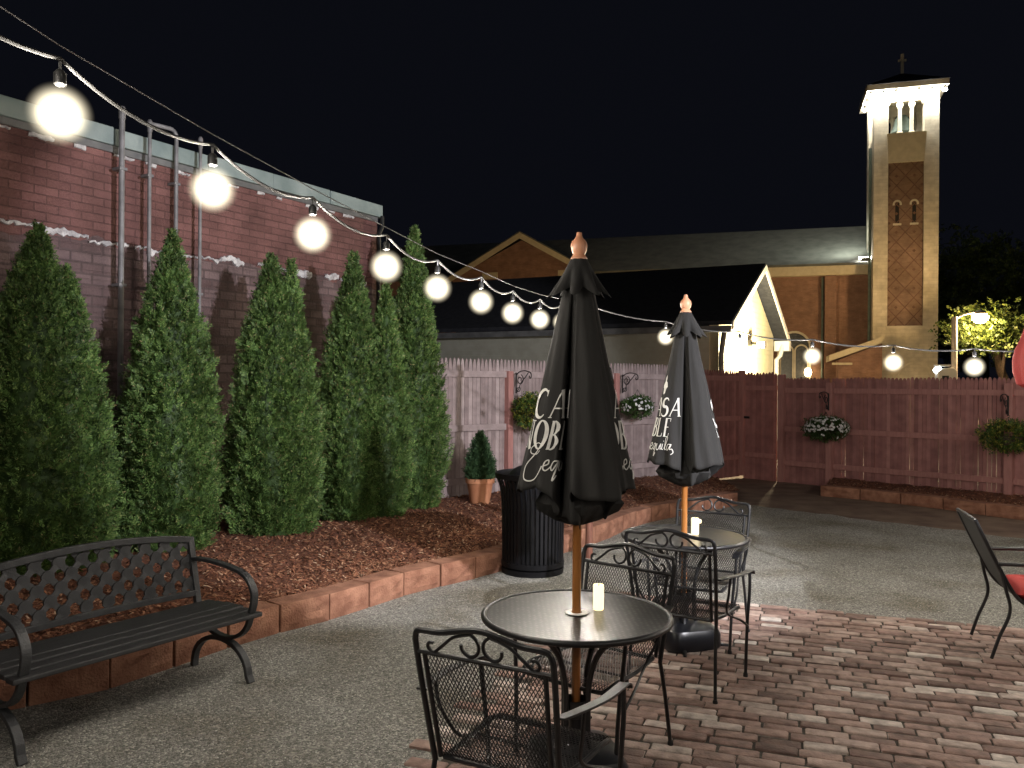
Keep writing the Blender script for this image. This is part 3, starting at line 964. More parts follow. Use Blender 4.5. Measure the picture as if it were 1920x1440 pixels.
rn = Vector((RFD.y, -RFD.x, 0))
if rn.y > 0: rn = -rn
def on_fence(px, off):
    u = ray(px, 800)
    o_ = RF0 + rn * off
    s = (o_.x - u.x * o_.y) / (u.x * RFD.y - RFD.x)
    return o_ + RFD * s
q = on_fence(1549, .3); basket((q.x, q.y, HC + ray(1549, 803).z * q.y), .345, .19, 'basket spilling white petunias on the maroon fence', M['darkleaf'], 190, 1300)
q = on_fence(1890, .3); basket((q.x, q.y, HC + ray(1890, 818).z * q.y), .36, .215, 'leafy green basket on the maroon fence near the red umbrella', M['basketleaf'], 0, 1300)
q = RF0 + RFD * .9 + rn * .11
scroll_bracket((q.x, q.y, 1.55), rrz, 'black bracket on the maroon post above the petunias')
q = RF0 + RFD * 3.62 + rn * .11
scroll_bracket((q.x, q.y, 1.55), rrz, 'black bracket on the maroon post above the leafy green basket')

# ================================================================== TRASH CAN and POST
tcp = gp(1000, 1084)
tc_ = thing('trash_can', 'black slatted steel litter bin with a flared top and low domed lid beside the kerb', 'trash can', (tcp.x, tcp.y + .27, 0), .4)
b = MB()
for k in range(44):
    a = 2 * math.pi * k / 44
    prof = [(.275, .09), (.28, .5), (.288, .68), (.303, .78), (.335, .86)]
    pts = [(r_ * math.cos(a), r_ * math.sin(a), z) for r_, z in prof]
    b.strip(pts, (-.024 * math.sin(a), .024 * math.cos(a), 0), .006)
b.build('slat_cage', M['canblack'], tc_)
b = MB(); b.lathe([(.02, .03), (.245, .03), (.255, .82), (.24, .82), (.23, .06)], 32); b.build('liner', M['plastic'], tc_, smooth=True)
for z, r_ in ((.06, .275), (.85, .335)):
    b = MB(); b.lathe([(r_ - .008, z), (r_ + .01, z + .005), (r_ + .012, z + .05), (r_ - .004, z + .055), (r_ - .008, z)], 40, cap=False); b.build('band', M['canblack'], tc_, smooth=True)
b = MB(); b.lathe([(.28, .0), (.285, .05), (.2, .055)], 32); b.build('base', M['canblack'], tc_, smooth=True)
b = MB()
dome = [(math.cos(t) * .27, .92 + math.sin(t) * .11) for t in [i * .157 for i in range(11)]]
b.lathe([(.25, .83), (.26, .845), (.24, .86)] + [(r_ * .82, z - .055) for r_, z in dome[1:-1]] + [(.02, .975)], 36); b.build('lid', M['canblack'], tc_, smooth=True)
ps = gp(1104, 1046)
lp = thing('wooden_post', 'slim brown wooden post holding the light string, behind the front umbrella', 'post', (ps.x, ps.y, 0))
POST_TOP = 2.42
b = MB(); b.tube([(0, 0, -.05), (0.01, 0, 1.2), (.03, 0, POST_TOP)], [.037, .036, .034], 12); b.build('shaft', M['postwood'], lp, smooth=True)
b = MB(); b.tube([(.03, 0, POST_TOP - .05), (.03, -.05, POST_TOP - .05), (.03, -.07, POST_TOP - .03)], .006, 6); b.build('hook', M['iron'], lp)

# ================================================================== BENCH
fr, fl = gp(465, 1280), gp(40, 1432)
bd = (fr - fl); bl = bd.length; brz = math.atan2(bd.y, bd.x)
mid = (fr + fl) / 2 + Vector((-math.sin(brz), math.cos(brz), 0)) * .25
bn = thing('park_bench', 'dark cast iron garden bench with a pierced arched back beside the mulch bed', 'bench', mid, brz)
HX = bl / 2 + .0
b = MB()
for k in range(6):
    y = -.3 + k * .083
    b.bb(-HX - .06, HX + .06, y, y + .074, .385 - (.006 * abs(k - 2.5)) , .41 - (.006 * abs(k - 2.5)))
b.build('seat', M['benchslat'], bn, bevel=.006)
ZB0, ZB1 = .44, .75
def yb(z): return .22 + (z - .4) * .22
def arch(x): return .055 * (1 - (x / HX) ** 2)
b = MB()
top = [(x, yb(ZB1) + .0, ZB1 + arch(x)) for x in np.linspace(-HX, HX, 25)]
b.strip(top, (0, .032, 0), .036)
b.strip([(x, yb(ZB0), ZB0 + arch(x) * .25) for x in np.linspace(-HX, HX, 13)], (0, .03, 0), .034)
for s in (-1, 1):
    b.strip([(s * HX, yb(.36), .36), (s * HX, yb(ZB0), ZB0), (s * HX, yb(ZB1 + .015), ZB1 + .015)], (.038, 0, 0), .032)
b.build('back_frame', M['castiron'], bn, bevel=.004)
# pierced lattice
b = MB()
pitch = .122; wid = .034
def clip_seg(p, q):
    out = []
    n = 40
    for i in range(n + 1):
        t = i / n
        x, z = p[0] + (q[0] - p[0]) * t, p[1] + (q[1] - p[1]) * t
        inside = abs(x) <= HX - .01 and ZB0 + .01 + arch(x) * .25 <= z <= ZB1 - .01 + arch(x)
        if inside: out.append((x, z))
    return (out[0], out[-1]) if len(out) > 1 else None
c0 = -HX - .6
while c0 < HX + .6:
    for sg in (1, -1):
        sgm = clip_seg((c0, ZB0), (c0 + sg * .46, ZB0 + .46))
        if sgm:
            (x0, z0), (x1, z1) = sgm
            yo = .0 if sg > 0 else .003
            L = math.hypot(x1 - x0, z1 - z0)
            wv = Vector((-(z1 - z0) / L * wid, 0, (x1 - x0) / L * wid))
            b.strip([(x0, yb(z0) + yo, z0), (x1, yb(z1) + yo, z1)], wv, .008)
    c0 += pitch
# rounded bosses at the crossings turn the diamonds into round-cornered holes
nrow = int((ZB1 + .06 - ZB0) / (pitch / 2)) + 1
for i in range(-30, 31):
    for j in range(nrow):
        x = (c0 % pitch) + i * pitch + (pitch / 2 if j % 2 else 0); z = ZB0 + j * pitch / 2
        if abs(x) < HX - .02 and ZB0 + .01 < z < ZB1 + arch(x) - .015:
            pts = [(x + .034 * math.cos(a), z + .034 * math.sin(a)) for a in [k * .5236 for k in range(12)]]
            b.prism(pts, yb(z) - .007, yb(z) + .009)
b.build('back_lattice', M['castiron'], bn)
for s in (-1, 1):
    xx = s * (HX + .005)
    b = MB()
    lower = [(xx, .25 - .0, 0.0)] + [(xx, .25 * math.cos(t), .21 * math.sin(t) ** .8) for t in np.linspace(.12, math.pi - .12, 16)] + [(xx, -.27, 0)]
    b.strip(lower, (.042, 0, 0), .026)
    upper = [(xx, -.27, .385)] + [(xx, -.03 - .23 * math.cos(t), .385 - .165 * math.sin(t)) for t in np.linspace(.15, math.pi - .15, 14)] + [(xx, .2, .385)]
    b.strip(upper, (.04, 0, 0), .022)
    b.build('leg', M['castiron'], bn, bevel=.004)
    b = MB()
    arm = catmull([(xx, yb(.64), .64), (xx, .1, .645), (xx, -.1, .63), (xx, -.22, .6), (xx, -.285, .53), (xx, -.29, .46), (xx, -.27, .4)], 5)
    b.strip(arm, (.045, 0, 0), .02)
    b.build('arm', M['castiron'], bn, bevel=.004)

# ================================================================== TABLES
T1, T2 = at(1081, 1144, 3.56), at(1283, 1001, 5.43)
def make_table(loc, lab):
    o = thing('patio_table', lab, 'table', (loc.x, loc.y, 0), .5, 'round black patio tables')
    r_ = .398
    b = MB(); b.lathe([(.034, .706), (r_ - .012, .706), (r_ - .012, .716), (.034, .716), (.034, .706)], 72, cap=False)
    b.build('table_top', M['table'], o)
    b = MB(); b.tube([(r_ * math.cos(a), r_ * math.sin(a), .708) for a in np.linspace(0, 2 * math.pi, 73)[:-1]], .0135, 10, closed=True); b.build('rim', M['iron'], o, smooth=True)
    b = MB(); b.lathe([(.021, .715), (.045, .7175), (.052, .721), (.045, .724), (.024, .723), (.021, .715)], 28, cap=False); b.build('pole_ring', M['grommet'], o, smooth=True)
    for k in range(4):
        a = k * math.pi / 2 + .3
        pr = [(.3, .7), (.24, .675), (.13, .58), (.075, .45), (.066, .3), (.075, .17), (.13, .07), (.22, .02), (.3, .008)]
        b = MB(); b.tube(catmull([(p_ * math.cos(a), p_ * math.sin(a), z) for p_, z in pr], 5), .0125, 8)
        b.build('leg', M['iron'], o, smooth=True)
    b = MB(); b.lathe([(.05, .28), (.056, .283), (.056, .35), (.05, .353), (.05, .28)], 20, cap=False); b.build('leg_collar', M['iron'], o, smooth=True)
    b = MB(); b.tube([(.15 * math.cos(a), .15 * math.sin(a), .065) for a in np.linspace(0, 2 * math.pi, 41)[:-1]], .008, 6, closed=True); b.build('stretcher_ring', M['iron'], o, smooth=True)
    return o
tb = make_table(T1, 'round black table with the front umbrella and the plain candle')
dup(tb, (T2.x, T2.y, 0), 1.1, 'round black table farther back, above the glossy umbrella base')
def candle(loc, lab, h, r_, extra=False):
    o = thing('pillar_candle', lab, 'candle', loc, 0, 'lit pillar candles on the tables')
    b = MB(); b.lathe([(r_ * .9, 0), (r_, .006), (r_, h - .006), (r_ * .93, h), (r_ * .75, h - .001), (r_ * .7, h - .012), (.003, h - .014)], 28); b.build('wax_body', M['candle'], o, smooth=True)
    b = MB(); b.tube([(0, 0, h - .016), (.002, 0, h + .004)], .002, 5); b.build('wick', M['socket'], o)
    if extra:
        b = MB(); b.box((r_ + .006, 0, h - .022), (.02, .022, .026)); b.build('wax_drip', M['candle'], o, bevel=.006)
c1 = gp(1122, 1143, .716); candle((c1.x, c1.y, .7165), 'lit cream candle on the front table beside the pole', .11, .0235)
c2 = gp(1303, 1002, .716); candle((c2.x, c2.y, .7165), 'lit candle with a wax lump at its rim on the back table', .108, .025, True)

# ================================================================== UMBRELLAS
SUB = 12
# folded cross-section of the furled cloth, counter-clockwise from above: (x, y, hem height offset)
FOLD = [(-.17, .13, .03), (-.235, .06, .0), (-.25, -.03, .0), (-.205, -.125, .0), (-.125, -.17, -.005), (-.085, -.13, -.06), (-.105, -.06, -.1), (-.075, -.085, -.12),
        (-.045, -.175, -.11), (-.005, -.17, -.12), (.0, -.1, -.13), (-.045, -.205, -.02), (-.03, -.24, .0), (.06, -.265, -.005), (.15, -.225, .0), (.18, -.18, .0), (.14, -.13, -.05),
        (.1, -.075, -.1), (.135, -.115, -.02), (.205, -.1, .0), (.24, -.02, .005), (.2, .06, .0), (.11, .07, -.08), (.15, .16, .0), (.06, .225, .0), (-.03, .215, .0), (-.04, .11, -.09), (-.1, .19, .0)]
FC = catmull([(x, y, 0) for x, y, _ in FOLD], SUB, closed=True)
FH = catmull([(h_, 0, 0) for _, _, h_ in FOLD], SUB, closed=True)
NF = len(FC)
FA = [0.0]
for i_ in range(NF):
    FA.append(FA[-1] + (FC[(i_ + 1) % NF] - FC[i_]).length)
A0 = math.atan2(FOLD[0][1], FOLD[0][0])
# angle each sample has when the cloth is still gathered tight at the crown
_un = []
_last = A0
for p_ in FC:
    a_ = math.atan2(p_.y, p_.x)
    while a_ < _last - math.pi: a_ += 2 * math.pi
    while a_ > _last + math.pi: a_ -= 2 * math.pi
    _last = max(a_, _last) if False else a_
    _un.append(a_)
def lobe_curve(z):
    zt, zb = 2.16, 1.25
    t = max(0, min(1.15, (zt - z) / (zt - zb)))
    S = .25 + .75 * min(t, 1.05)
    w_ = min(1, .35 + 1.5 * t)
    out = []
    for i in range(NF):
        p_ = FC[i]
        r_ = math.hypot(p_.x, p_.y)
        rc = .215 + (r_ - .215) * w_          # folds open out downwards
        q = rc / max(r_, .01) * S
        j = 1 + .028 * t * math.sin(i * .55 + 3.1 * z) + .026 * t * math.sin(i * .21 - 7 * z) + .015 * t * math.sin(i * .33 + 14 * z)
        out.append((p_.x * q * j, p_.y * q * j))
    return out
# glyph strokes in a unit-height box: list of (points, halfwidths)
def arc(cx, cy_, rx, ry, a0, a1, n=18):
    return [(cx + rx * math.cos(R(a0 + (a1 - a0) * i / n)), cy_ + ry * math.sin(R(a0 + (a1 - a0) * i / n))) for i in range(n + 1)]
def tap(n, a, b_):
    return [a + (b_ - a) * math.sin(math.pi * i / (n - 1)) for i in range(n)]
def G(c):
    th, tn = .055, .022
    if c == 'C': P = arc(.5, .5, .48, .5, 50, 310, 26); return 1.0, [(P, tap(27, .02, .075)), ([(.8, .98), (.8, .76)], [.025, .012])]
    if c == 'O': P = arc(.5, .5, .48, .5, 0, 360, 34); return 1.02, [(P, [tn + .05 * abs(math.cos(R(360 * i / 34))) for i in range(35)])]
    if c == 'A': return .92, [([(.05, 0), (.46, 1.0)], [tn, tn]), ([(.46, 1.0), (.86, 0)], [th, th]), ([(.2, .34), (.7, .34)], [tn, tn]), ([(-.04, .012), (.16, .012)], [.014, .014]), ([(.72, .012), (1.0, .012)], [.014, .014])]
    if c == 'S': P = arc(.33, .74, .26, .24, 25, 255, 16) + arc(.33, .26, .29, .26, 85, -155, 16); return .7, [(P, tap(34, .016, .07))]
    if c == 'N': return 1.05, [([(.1, 0), (.1, .97)], [tn, tn]), ([(.06, 1.0), (.92, -.02)], [th + .01, th + .01]), ([(.92, 0), (.92, 1)], [tn, tn]), ([(-.06, .985), (.2, .985)], [.016, .016]), ([(.78, .985), (1.08, .985)], [.016, .016]), ([(-.04, .012), (.24, .012)], [.014, .014])]
    if c == 'B': return .68, [([(.12, 0), (.12, 1)], [th, th]), (arc(.2, .75, .3, .24, 90, -90, 12), tap(13, .018, .055)), (arc(.22, .26, .36, .26, 90, -90, 12), tap(13, .018, .06)), ([(0, .985), (.25, .985)], [.016, .016]), ([(0, .012), (.25, .012)], [.016, .016])]
    if c == 'L': return .66, [([(.12, 0), (.12, 1)], [th, th]), ([(0, .015), (.6, .015), (.66, .2)], [.018, .018, .01]), ([(0, .985), (.26, .985)], [.016, .016])]
    if c == 'E': return .66, [([(.12, 0), (.12, 1)], [th, th]), ([(0, .015), (.56, .015), (.6, .2)], [.018, .018, .01]), ([(0, .985), (.55, .985), (.57, .82)], [.018, .018, .01]), ([(.12, .52), (.46, .52)], [.018, .018])]
    return .4, []
def script():
    """Tequila in a running hand, roughly unit height, with the big looping initial"""
    S = []
    big = [(.9, 1.15), (.5, 1.25), (.12, 1.0), (.15, .75), (.5, .72), (.75, .9)]
    loop = [(.62, .95), (.3, .6), (-.05, .1), (.0, -.45), (.45, -.55), (.95, -.2), (1.1, .2)]
    S.append(([p_[:2] for p_ in catmull([(x, y, 0) for x, y in big], 6)], None, .022))
    S.append(([p_[:2] for p_ in catmull([(x, y, 0) for x, y in loop], 6)], None, .03))
    x = 1.15
    def run(pts, w_=.03):
        S.append(([p_[:2] for p_ in catmull([(x + a, b_, 0) for a, b_ in pts], 5)], None, w_))
    run([(0, .2), (.22, .3), (.2, .48), (.05, .4), (.03, .1), (.2, 0), (.4, .2)]); x += .38            # e
    run([(.3, .45), (.1, .42), (.02, .15), (.15, .02), (.32, .45), (.25, -.45), (.38, -.2)]); x += .42  # q
    run([(0, .45), (.0, .1), (.15, .02), (.3, .45), (.3, .05), (.42, .15)]); x += .42                   # u
    run([(.02, .45), (0, .08), (.12, .05)]); run([(.05, .62), (.07, .66)], .035); x += .18              # i
    run([(0, .1), (.2, .8), (.12, .98), (.04, .8), (.06, .1), (.2, .06)]); x += .24                     # l
    run([(.3, .42), (.08, .42), (.02, .12), (.15, .02), (.32, .45), (.3, .08), (.45, .1), (.6, -.15), (.45, -.3)]); x += .5
    return S
def emblem():
    P = [(.5, 1.0), (.62, .82), (.58, .7), (.8, .6), (.92, .4), (.78, .3), (.74, .08), (.55, 0), (.36, .02), (.3, .28), (.12, .36), (.2, .55), (.4, .68), (.36, .82)]
    return P
def make_umbrella(loc, rz, lab, prints, seed, dz=0):
    rnd = random.Random(seed)
    o = thing('patio_umbrella', lab, 'umbrella', (loc.x, loc.y, 0), rz, 'furled black umbrellas in the tables')
    b = MB(); b.tube([(0, 0, .05), (0, 0, 2.24)], .019, 16); b.build('pole', M['polewood'], o, smooth=True)
    b = MB(); b.lathe([(.034, 2.23), (.036, 2.242), (.03, 2.25), (.025, 2.258), (.033, 2.275), (.0365, 2.295), (.032, 2.312), (.018, 2.328), (.0125, 2.338), (.0115, 2.352), (.004, 2.355)], 24)
    b.build('finial', M['finial'], o, smooth=True)
    # canopy
    nz = 46
    n = NF
    cache = {}
    def C(z):
        key = round(z, 3)
        if key not in cache: cache[key] = lobe_curve(key)
        return cache[key]
    vv, f = [], []
    for j in range(nz + 1):
        t = j / nz
        for i in range(n):
            z = 2.16 + (1.25 + FH[i].x + .014 * math.sin(i * .13 + seed) + .007 * math.sin(i * .37) - 2.16) * t
            x, y = C(z)[i]
            vv.append((x, y, z))
    for j in range(nz):
        for i in range(n):
            f.append((j * n + i, j * n + (i + 1) % n, (j + 1) * n + (i + 1) % n, (j + 1) * n + i))
    b = MB(); b.add(vv, f)
    can = b.build('canopy', M['canvas'], o, smooth=True)
    sm_ = can.modifiers.new('thickness', 'SOLIDIFY'); sm_.thickness = .002
    # vented cap on top
    v, f = [], []
    na, nj = 96, 8
    for j in range(nj + 1):
        t = j / nj
        for i in range(na):
            a = 2 * math.pi * i / na
            wv = math.cos(8 * a + .6 * seed)
            r_ = .03 + t * (.078 + .034 * wv * t)
            v.append((r_ * math.cos(a), r_ * math.sin(a), 2.245 - .155 * t ** 1.1 - .02 * t * wv))
    for j in range(nj):
        for i in range(na):
            f.append((j * na + i, j * na + (i + 1) % na, (j + 1) * na + (i + 1) % na, (j + 1) * na + i))
    b = MB(); b.add(v, f); b.build('vent_cap', M['canvas'], o, smooth=True)
    # inner gathered cloth at the hem closes the underside
    b = MB(); b.lathe([(.03, 1.5), (.1, 1.32), (.165, 1.2), (.15, 1.165), (.08, 1.12), (.03, 1.1)], 40, wob=lambda a, z: 1 + .14 * math.sin(5 * a + seed) + .1 * math.sin(9 * a + 30 * z)); b.build('inner_folds', M['canvas'], o, smooth=True)
    # lettering wrapped on the cloth
    def arcpos(z, i0, a):
        pts = C(z); i = i0; rem = abs(a); st = 1 if a >= 0 else -1
        while True:
            p0, p1 = pts[i % n], pts[(i + st) % n]
            L = math.hypot(p1[0] - p0[0], p1[1] - p0[1])
            if rem <= L or L == 0:
                t = rem / L if L else 0
                x, y = p0[0] + (p1[0] - p0[0]) * t, p0[1] + (p1[1] - p0[1]) * t
                dx, dy = (p1[0] - p0[0]) * st, (p1[1] - p0[1]) * st
                nl_ = math.hypot(dx, dy) or 1
                nx, ny = dy / nl_, -dx / nl_
                return Vector((x + nx * .004, y + ny * .004, z))
            rem -= L; i += st
    def stroke(pb, P, W, i0, a0, z0, hs, ws):
        # densify, offset sideways, drop on the cloth
        D, DW = [], []
        for q in range(len(P) - 1):
            seg = math.hypot((P[q + 1][0] - P[q][0]) * ws, (P[q + 1][1] - P[q][1]) * hs)
            m_ = max(1, int(seg / .012))
            for u_ in range(m_):
                t = u_ / m_
                D.append((P[q][0] + (P[q + 1][0] - P[q][0]) * t, P[q][1] + (P[q + 1][1] - P[q][1]) * t)); DW.append(W[q] + (W[q + 1] - W[q]) * t)
        D.append(P[-1]); DW.append(W[-1])
        vs = []
        for q in range(len(D)):
            a, c_ = D[max(q - 1, 0)], D[min(q + 1, len(D) - 1)]
            tx, tz = (c_[0] - a[0]) * ws, (c_[1] - a[1]) * hs
            L = math.hypot(tx, tz) or 1
            ox, oz = -tz / L * DW[q] * hs, tx / L * DW[q] * hs
            for sg in (-1, 1):
                vs.append(arcpos(z0 + D[q][1] * hs + sg * oz, i0, a0 + D[q][0] * ws + sg * ox))
        fs = [(2 * q, 2 * q + 1, 2 * q + 3, 2 * q + 2) for q in range(len(D) - 1)]
        pb.add(vs, fs)
    def word(pb, txt, i0, a0, z0, h, wsc):
        x = a0
        for c in txt:
            wd, st = G(c)
            for P, W in st: stroke(pb, P, W, i0, x, z0, h, h * wsc)
            x += (wd + .17) * h * wsc
    for (i0, a0) in prints:
        pb = MB()
        word(pb, 'CASA', i0, a0, 1.56, .118, .62)
        word(pb, 'NOBLE', i0, a0 - .045, 1.43, .118, .53)
        for P, W, w_ in script():
            stroke(pb, P, [w_] * len(P), i0, a0 + .015, 1.345, .088, .085)
        E = emblem()
        ex = .12
        vs = [arcpos(1.70 + .125 * .45, i0, a0 + ex + .03)] + [arcpos(1.70 + .125 * y, i0, a0 + ex + .06 * x) for x, y in E]
        pb.add(vs, [(0, 1 + q, 1 + (q + 1) % len(E)) for q in range(len(E))])
        pb.build('lettering', M['print_'], can)
    for ch in o.children:
        if ch.name.split('.')[0] != 'pole': ch.location.z += dz
    return o
make_umbrella(T1, 0, 'furled black umbrella with white lettering, in front of the litter bin', [(int(2.35 * SUB), .0), (int(17.2 * SUB), -.0)], 3, 0)
make_umbrella(T2, R(12), 'furled black umbrella with white lettering, farther back before the gate', [(int(2.1 * SUB), -.15), (int(18.3 * SUB), -.16)], 5, -.06)
def umbrella_base(loc, lab, rz):
    o = thing('umbrella_base', lab, 'umbrella base', (loc.x, loc.y, 0.012), rz, 'black umbrella bases under the tables')
    b = MB()
    rings = []
    for (s, z) in ((.225, 0), (.235, .02), (.235, .09), (.215, .125), (.16, .145), (.06, .15)):
        rings.append((s * .84, z))
    n = 40
    v, f = [], []
    for s, z in rings:
        for k in range(n):
            a = 2 * math.pi * k / n
            c_, s_ = math.cos(a), math.sin(a)
            e = 5.0
            q = s / ((abs(c_) ** e + abs(s_) ** e) ** (1 / e))
            v.append((q * c_, q * s_, z))
    for j in range(len(rings) - 1):
        for k in range(n):
            f.append((j * n + k, j * n + (k + 1) % n, (j + 1) * n + (k + 1) % n, (j + 1) * n + k))
    f.append(tuple(range(n))); f.append(tuple((len(rings) - 1) * n + k for k in range(n)))
    b.add(v, f); b.build('base_shell', M['plastic'], o, smooth=True)
    b = MB(); b.lathe([(.024, .15), (.03, .152), (.03, .3), (.024, .302), (.021, .15)], 20, cap=False); b.build('pole_sleeve', M['plastic'], o, smooth=True)
    b = MB(); b.tube([(.03, 0, .26), (.06, 0, .26)], .008, 8); b.tube([(.06, -.02, .26), (.06, .02, .26)], .007, 8); b.build('clamp_knob', M['plastic'], o, smooth=True)
umbrella_base(T1, 'black moulded umbrella base under the front table', .2)
umbrella_base(T2, 'glossy black umbrella base under the farther table', .3)

# ================================================================== WROUGHT IRON CHAIRS
def diamond_mesh(b, S, nu, nv, th):
    """expanded metal: zigzag strands over the surface S(u,v)"""
    for i in range(nu):
        for sgn in (0, 1):
            prev = None
            pts = []
            for j in range(nv * 2 + 1):
                off = (.5 if j % 2 else 0) * (1 if sgn == 0 else -1)
                u = (i + .5 + (.0 if sgn == 0 else 0) + off) / nu
                u = min(max(u, 0), 1)
                pts.append(S(u, j / (nv * 2)))
            vs, fs = [], []
            for q, p_ in enumerate(pts):
                a, c_ = pts[max(q - 1, 0)], pts[min(q + 1, len(pts) - 1)]
                t = (c_ - a).normalized()
                side = S.side
                nrm = t.cross(side).normalized() * th * .6
                w_ = side * th
                vs += [p_ - w_ - nrm, p_ + w_ - nrm, p_ + nrm]
            for q in range(len(pts) - 1):
                o_ = q * 3
                for k in range(3):
                    fs.append((o_ + k, o_ + (k + 1) % 3, o_ + 3 + (k + 1) % 3, o_ + 3 + k))
            b.add(vs, fs)
class Surf:
    def __init__(self, w0, w1, prof):
        self.p = prof; self.w0 = w0; self.w1 = w1; self.side = Vector((1, 0, 0))
        L = [0]
        for a, c_ in zip(prof[:-1], prof[1:]): L.append(L[-1] + math.dist(a, c_))
        self.L = L
    def __call__(self, u, v):
        s = v * self.L[-1]
        k = 0
        while k < len(self.L) - 2 and self.L[k + 1] < s: k += 1
        t = (s - self.L[k]) / (self.L[k + 1] - self.L[k])
        y = self.p[k][0] + (self.p[k + 1][0] - self.p[k][0]) * t; z = self.p[k][1] + (self.p[k + 1][1] - self.p[k][1]) * t
        w_ = self.w0 + (self.w1 - self.w0) * v
        return Vector(((u - .5) * w_, y, z))
def make_chair(loc, rz, lab):
    """front faces +y, floor at z=0, back top near y=-.30"""
    o = thing('patio_chair', lab, 'chair', (loc.x, loc.y, 0.012), rz, 'black wrought iron chairs around the tables')
    W = .254
    yb_ = lambda z: -.205 - (z - .4) * .22
    # back hoop with the humped crest
    b = MB()
    hoop = [(-W + .02, yb_(.4), .40), (-W + .008, yb_(.6), .6), (-W, yb_(.8), .80), (-W + .003, yb_(.85), .85), (-W + .022, yb_(.872), .87), (-.15, yb_(.88), .874), (-.07, yb_(.895), .892), (0, yb_(.905), .902)]
    hoop = hoop + [(-x, y, z) for x, y, z in hoop[-2::-1]]
    b.tube(catmull(hoop, 5), .0105, 8)
    b.tube([(-W + .002, yb_(.795), .795), (W - .002, yb_(.795), .795)], .0085, 8)
    for s in (-1, 1):
        b.tube([(s * (W - .03), yb_(.795), .795), (s * (W - .038), yb_(.6), .6), (s * (W - .045), yb_(.42), .42)], .0085, 8)
    b.build('back_frame', M['iron'], o, smooth=True)
    b = MB()
    for s in (-1, 1):
        def sp(cx, cz, r0, a0, turn, n=22, sh=.62):
            return [(s * (cx + r0 * (1 - sh * k / n) * math.cos(a0 + turn * k / n)), 0, cz + r0 * (1 - sh * k / n) * math.sin(a0 + turn * k / n)) for k in range(n + 1)]
        inner = sp(.047, .842, .043, math.pi / 2 + .2, 4.6, sh=.35)     # loop beside the middle
        outerc = sp(.19, .82, .02, -math.pi / 2 - .5, 4.2, sh=.35)     # small curl near the upright
        line = [(x, 0, z) for x, _, z in inner[::-1]] + [(s * .1, 0, .866), (s * .14, 0, .835)] + outerc
        line = [(x, yb_(z) - .0, z) for x, _, z in line]
        b.tube(catmull(line, 3), .006, 6)
    b.build('scroll', M['iron'], o, smooth=True)
    # mesh back and seat
    prof_b = [(yb_(.79), .79), (yb_(.6), .6), (yb_(.46), .46), (-.2, .425)]
    b = MB(); diamond_mesh(b, Surf(.44, .415, prof_b), 30, 15, .0019); b.build('backrest', M['iron'], o)
    prof_s = [(-.2, .425), (-.16, .41), (0, .405), (.14, .412), (.2, .418), (.24, .41), (.255, .385)]
    b = MB(); diamond_mesh(b, Surf(.42, .45, prof_s), 31, 20, .0019); b.build('seat', M['iron'], o)
    b = MB()
    rim = [(-.2, -.2, .415), (-.222, 0, .405), (-.23, .16, .41), (-.222, .235, .395), (-.19, .256, .385), (0, .262, .383)]
    rim = rim + [(-x, y, z) for x, y, z in rim[-2::-1]]
    b.tube(catmull(rim, 4), .0095, 8)
    b.tube([(-.2, -.2, .415), (.2, -.2, .415)], .009, 8)
    b.tube([(-.225, .05, .398), (0, .05, .392), (.225, .05, .398)], .006, 6)
    b.build('seat_frame', M['iron'], o, smooth=True)
    for s in (-1, 1):
        b = MB(); b.tube(catmull([(s * (W - .02), yb_(.4), .41), (s * (W - .012), -.24, .25), (s * (W + .0), -.275, .01)], 5), .0095, 8)
        b.lathe([(.014, 0), (.014, .02), (.01, .03)], 10, c=(s * (W + .0), -.275, -.006)); b.build('leg', M['iron'], o, smooth=True)
        b = MB(); b.tube(catmull([(s * (W + .04), .2, .62), (s * (W + .036), .215, .5), (s * (W + .02), .225, .3), (s * (W + .01), .235, .01)], 5), .0095, 8)
        b.lathe([(.014, 0), (.014, .02), (.01, .03)], 10, c=(s * (W + .01), .235, -.006)); b.build('leg', M['iron'], o, smooth=True)
        b = MB()
        arm = catmull([(s * (W + .002), yb_(.66), .655), (s * (W + .03), -.15, .65), (s * (W + .05), 0, .64), (s * (W + .048), .14, .632), (s * (W + .042), .215, .622), (s * (W + .04), .24, .6)], 5)
        b.strip(arm, (.042, 0, .003), .008)
        b.build('arm', M['iron'], o, bevel=.002)
        b = MB(); b.tube(catmull([(s * (W + .03), .21, .3), (s * (W + .02), .1, .36), (s * (W - .01), -.05, .43), (s * (W + .02), -.12, .55), (s * (W + .032), -.13, .645)], 5), .007, 6); b.build('arm_brace', M['iron'], o, smooth=True)
    return o
def chair_pose(pl_, pr_, zt=.86, back=True):
    """root and rotation from the two upper corners of the back: pl_ and pr_ in pixels (picture left, right)"""
    A, B = gp(*pl_, zt), gp(*pr_, zt)
    mid = (A + B) / 2; d = (B - A)
    if back:   # we look at the outside of the back: chair faces away
        rz = math.atan2(d.y, d.x)
    else:
        rz = math.atan2(-d.y, -d.x)
    f = Vector((-math.sin(rz), math.cos(rz), 0))
    return mid + f * .305, rz
pA, rA = chair_pose((770, 1190), (1046, 1240))
ch = make_chair(pA, rA, 'black mesh-backed chair closest to the camera, its back to us')
pB, rB = chair_pose((1097, 1030), (1264, 1056), back=False)
dup(ch, (pB.x, pB.y, .012), rB, 'black chair across the front table, facing the candle')
pC, rC = chair_pose((1172, 1003), (1341, 1022))
dup(ch, (pC.x, pC.y, .012), rC, 'black chair pulled up to the farther table, its back to us')
pD, rD = chair_pose((1275, 942), (1402, 952), back=False)
dup(ch, (pD.x, pD.y, .012), rD, 'black chair on the gravel side of the farther table')

